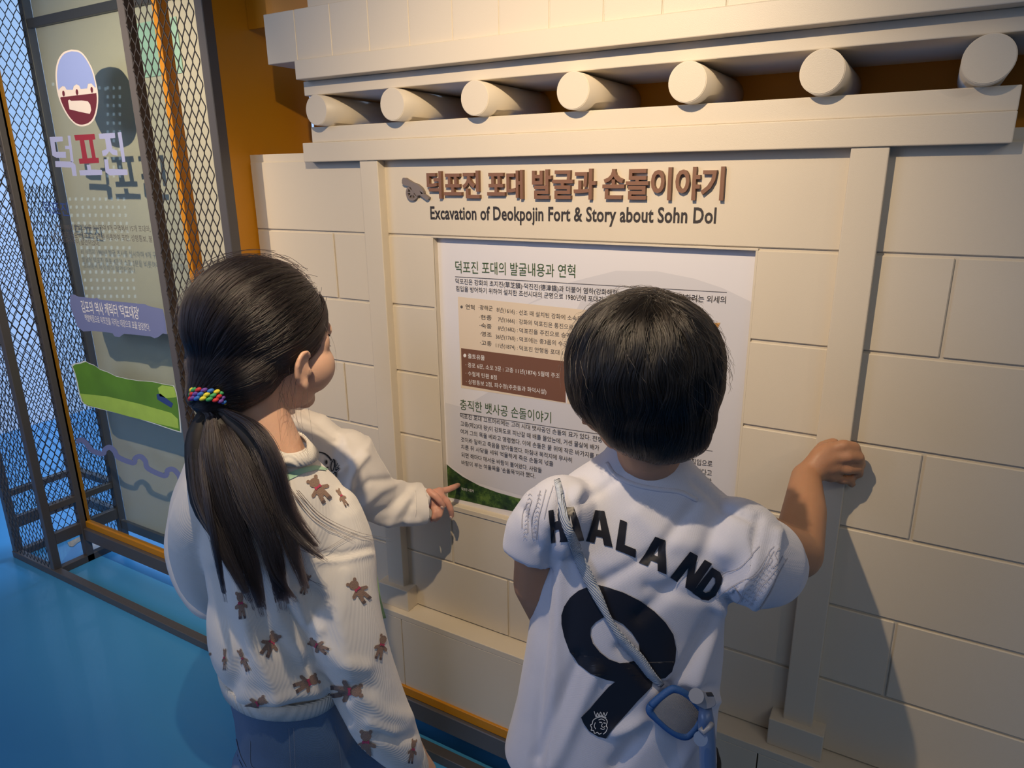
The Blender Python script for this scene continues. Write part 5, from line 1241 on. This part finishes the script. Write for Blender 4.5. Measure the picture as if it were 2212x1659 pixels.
kso = link('sweatshirt', ks, M['sweatshirt'], kid, True); md = kso.modifiers.new('thickness', 'SOLIDIFY'); md.thickness = 0.0022; md.offset = -1
KT = bvh(ks)
z5 = lambda x, y: (560+x/5.53, 860+y/5.53)
V, Fc = tube_geo([ov(899, 1088, -0.112), ov(907, 1087.5, -0.106), ov(914, 1087, -0.100)], [(0.0500, 0.0415), (0.0480, 0.0400), (0.0455, 0.038)], 28); 
seam = on_cloth(KT, [(893, 1036), (897, 1060), (899, 1085), (898, 1110), (893, 1134)], 0.0008)
if len(seam) > 3:
    v, f = tube_geo(catmull(seam, 4), [0.0009]*(len(seam)*4-3), 6); mk('cuff_seam', v, f, M['sweatshirt'], kso, True)
V, Fc = tube_geo([ov(908, 1076, -0.108), ov(914, 1076, -0.102), ov(919, 1076, -0.097)], [(0.026, 0.024), (0.0255, 0.0235), (0.024, 0.022)], 24); o = mk('inner_cuff', V, Fc[:-2], M['sweatshirt'], kso, True); md = o.modifiers.new('thickness', 'SOLIDIFY'); md.thickness = 0.002
def kd(lp, m_, off): 
    v, f = fill2d(lp, 6); decal('chest_print', v, f, KT, M[m_], kso, off)
arc = catmull([z5(620, 660), z5(660, 648), z5(710, 645), z5(770, 660), z5(820, 695), z5(862, 745)], 5); kd([stroke(arc, [1.2+0.12*i for i in range(len(arc))])], 'print_black', 0.0012)
for grow, m_, off in ((2.6, 'print_black', .0012), (1.6, 'sweatshirt', .0016), (0.0, 'print_black', .0020)):
    kd([stroke(catmull([z5(812, 820), z5(815, 860), z5(826, 905), z5(838, 925)], 4), 3.0+grow)], m_, off)
    kd([circle(*z5(797, 766), 2.6+grow/2, 4.6+grow/2, 16)], m_, off)
    kd([stroke(catmull([z5(892, 735), z5(862, 770), z5(852, 830), z5(866, 872), z5(892, 850), z5(905, 790), z5(895, 738)], 4), 2.4+grow)], m_, off)
    kd([stroke(catmull([z5(905, 745), z5(915, 850), z5(918, 920), z5(905, 965), z5(888, 960), z5(870, 935), z5(890, 905), z5(960, 835)], 4), 2.4+grow)], m_, off)
for a, b in ((z5(925, 815), z5(938, 775)), (z5(935, 835), z5(960, 800))): kd([stroke([a, b], 1.3)], 'print_black', 0.0014)
gk = [ring_loft([((505, 1190), (745, 1190), DC, 0.075, AC), ((500, 1280), (760, 1290), DC, 0.08, AC)], 24)]
for sx in (-1, 1):
    hip = hipk + rt(AC)*0.057*sx; gk.append(tube_geo([hip+np.array([0, 0, 0.02]), np.array([hip[0], hip[1], 0.36]), np.array([hip[0], hip[1], 0.07])], [0.078, 0.06, 0.05], 20))
link('trousers', remesh(gk, 0.007, 5), M['black_cloth'], kid, True)
for sx in (-1, 1):
    hip = hipk + rt(AC)*0.057*sx; shoe('shoe', hip - vd(AC-150)*0.05, AC-150, M['rubber'], kid, 0.17)
hm = remesh([hk.ell((0, -0.010, 0.030), (0.083, 0.097, 0.090)), hk.ell((0, -0.045, -0.035), (0.066, 0.045, 0.045))], 0.005, 5)
drop_low(hm, hk, limB, 0.0); link('hair', hm, M['hair_cap'], kid, True)
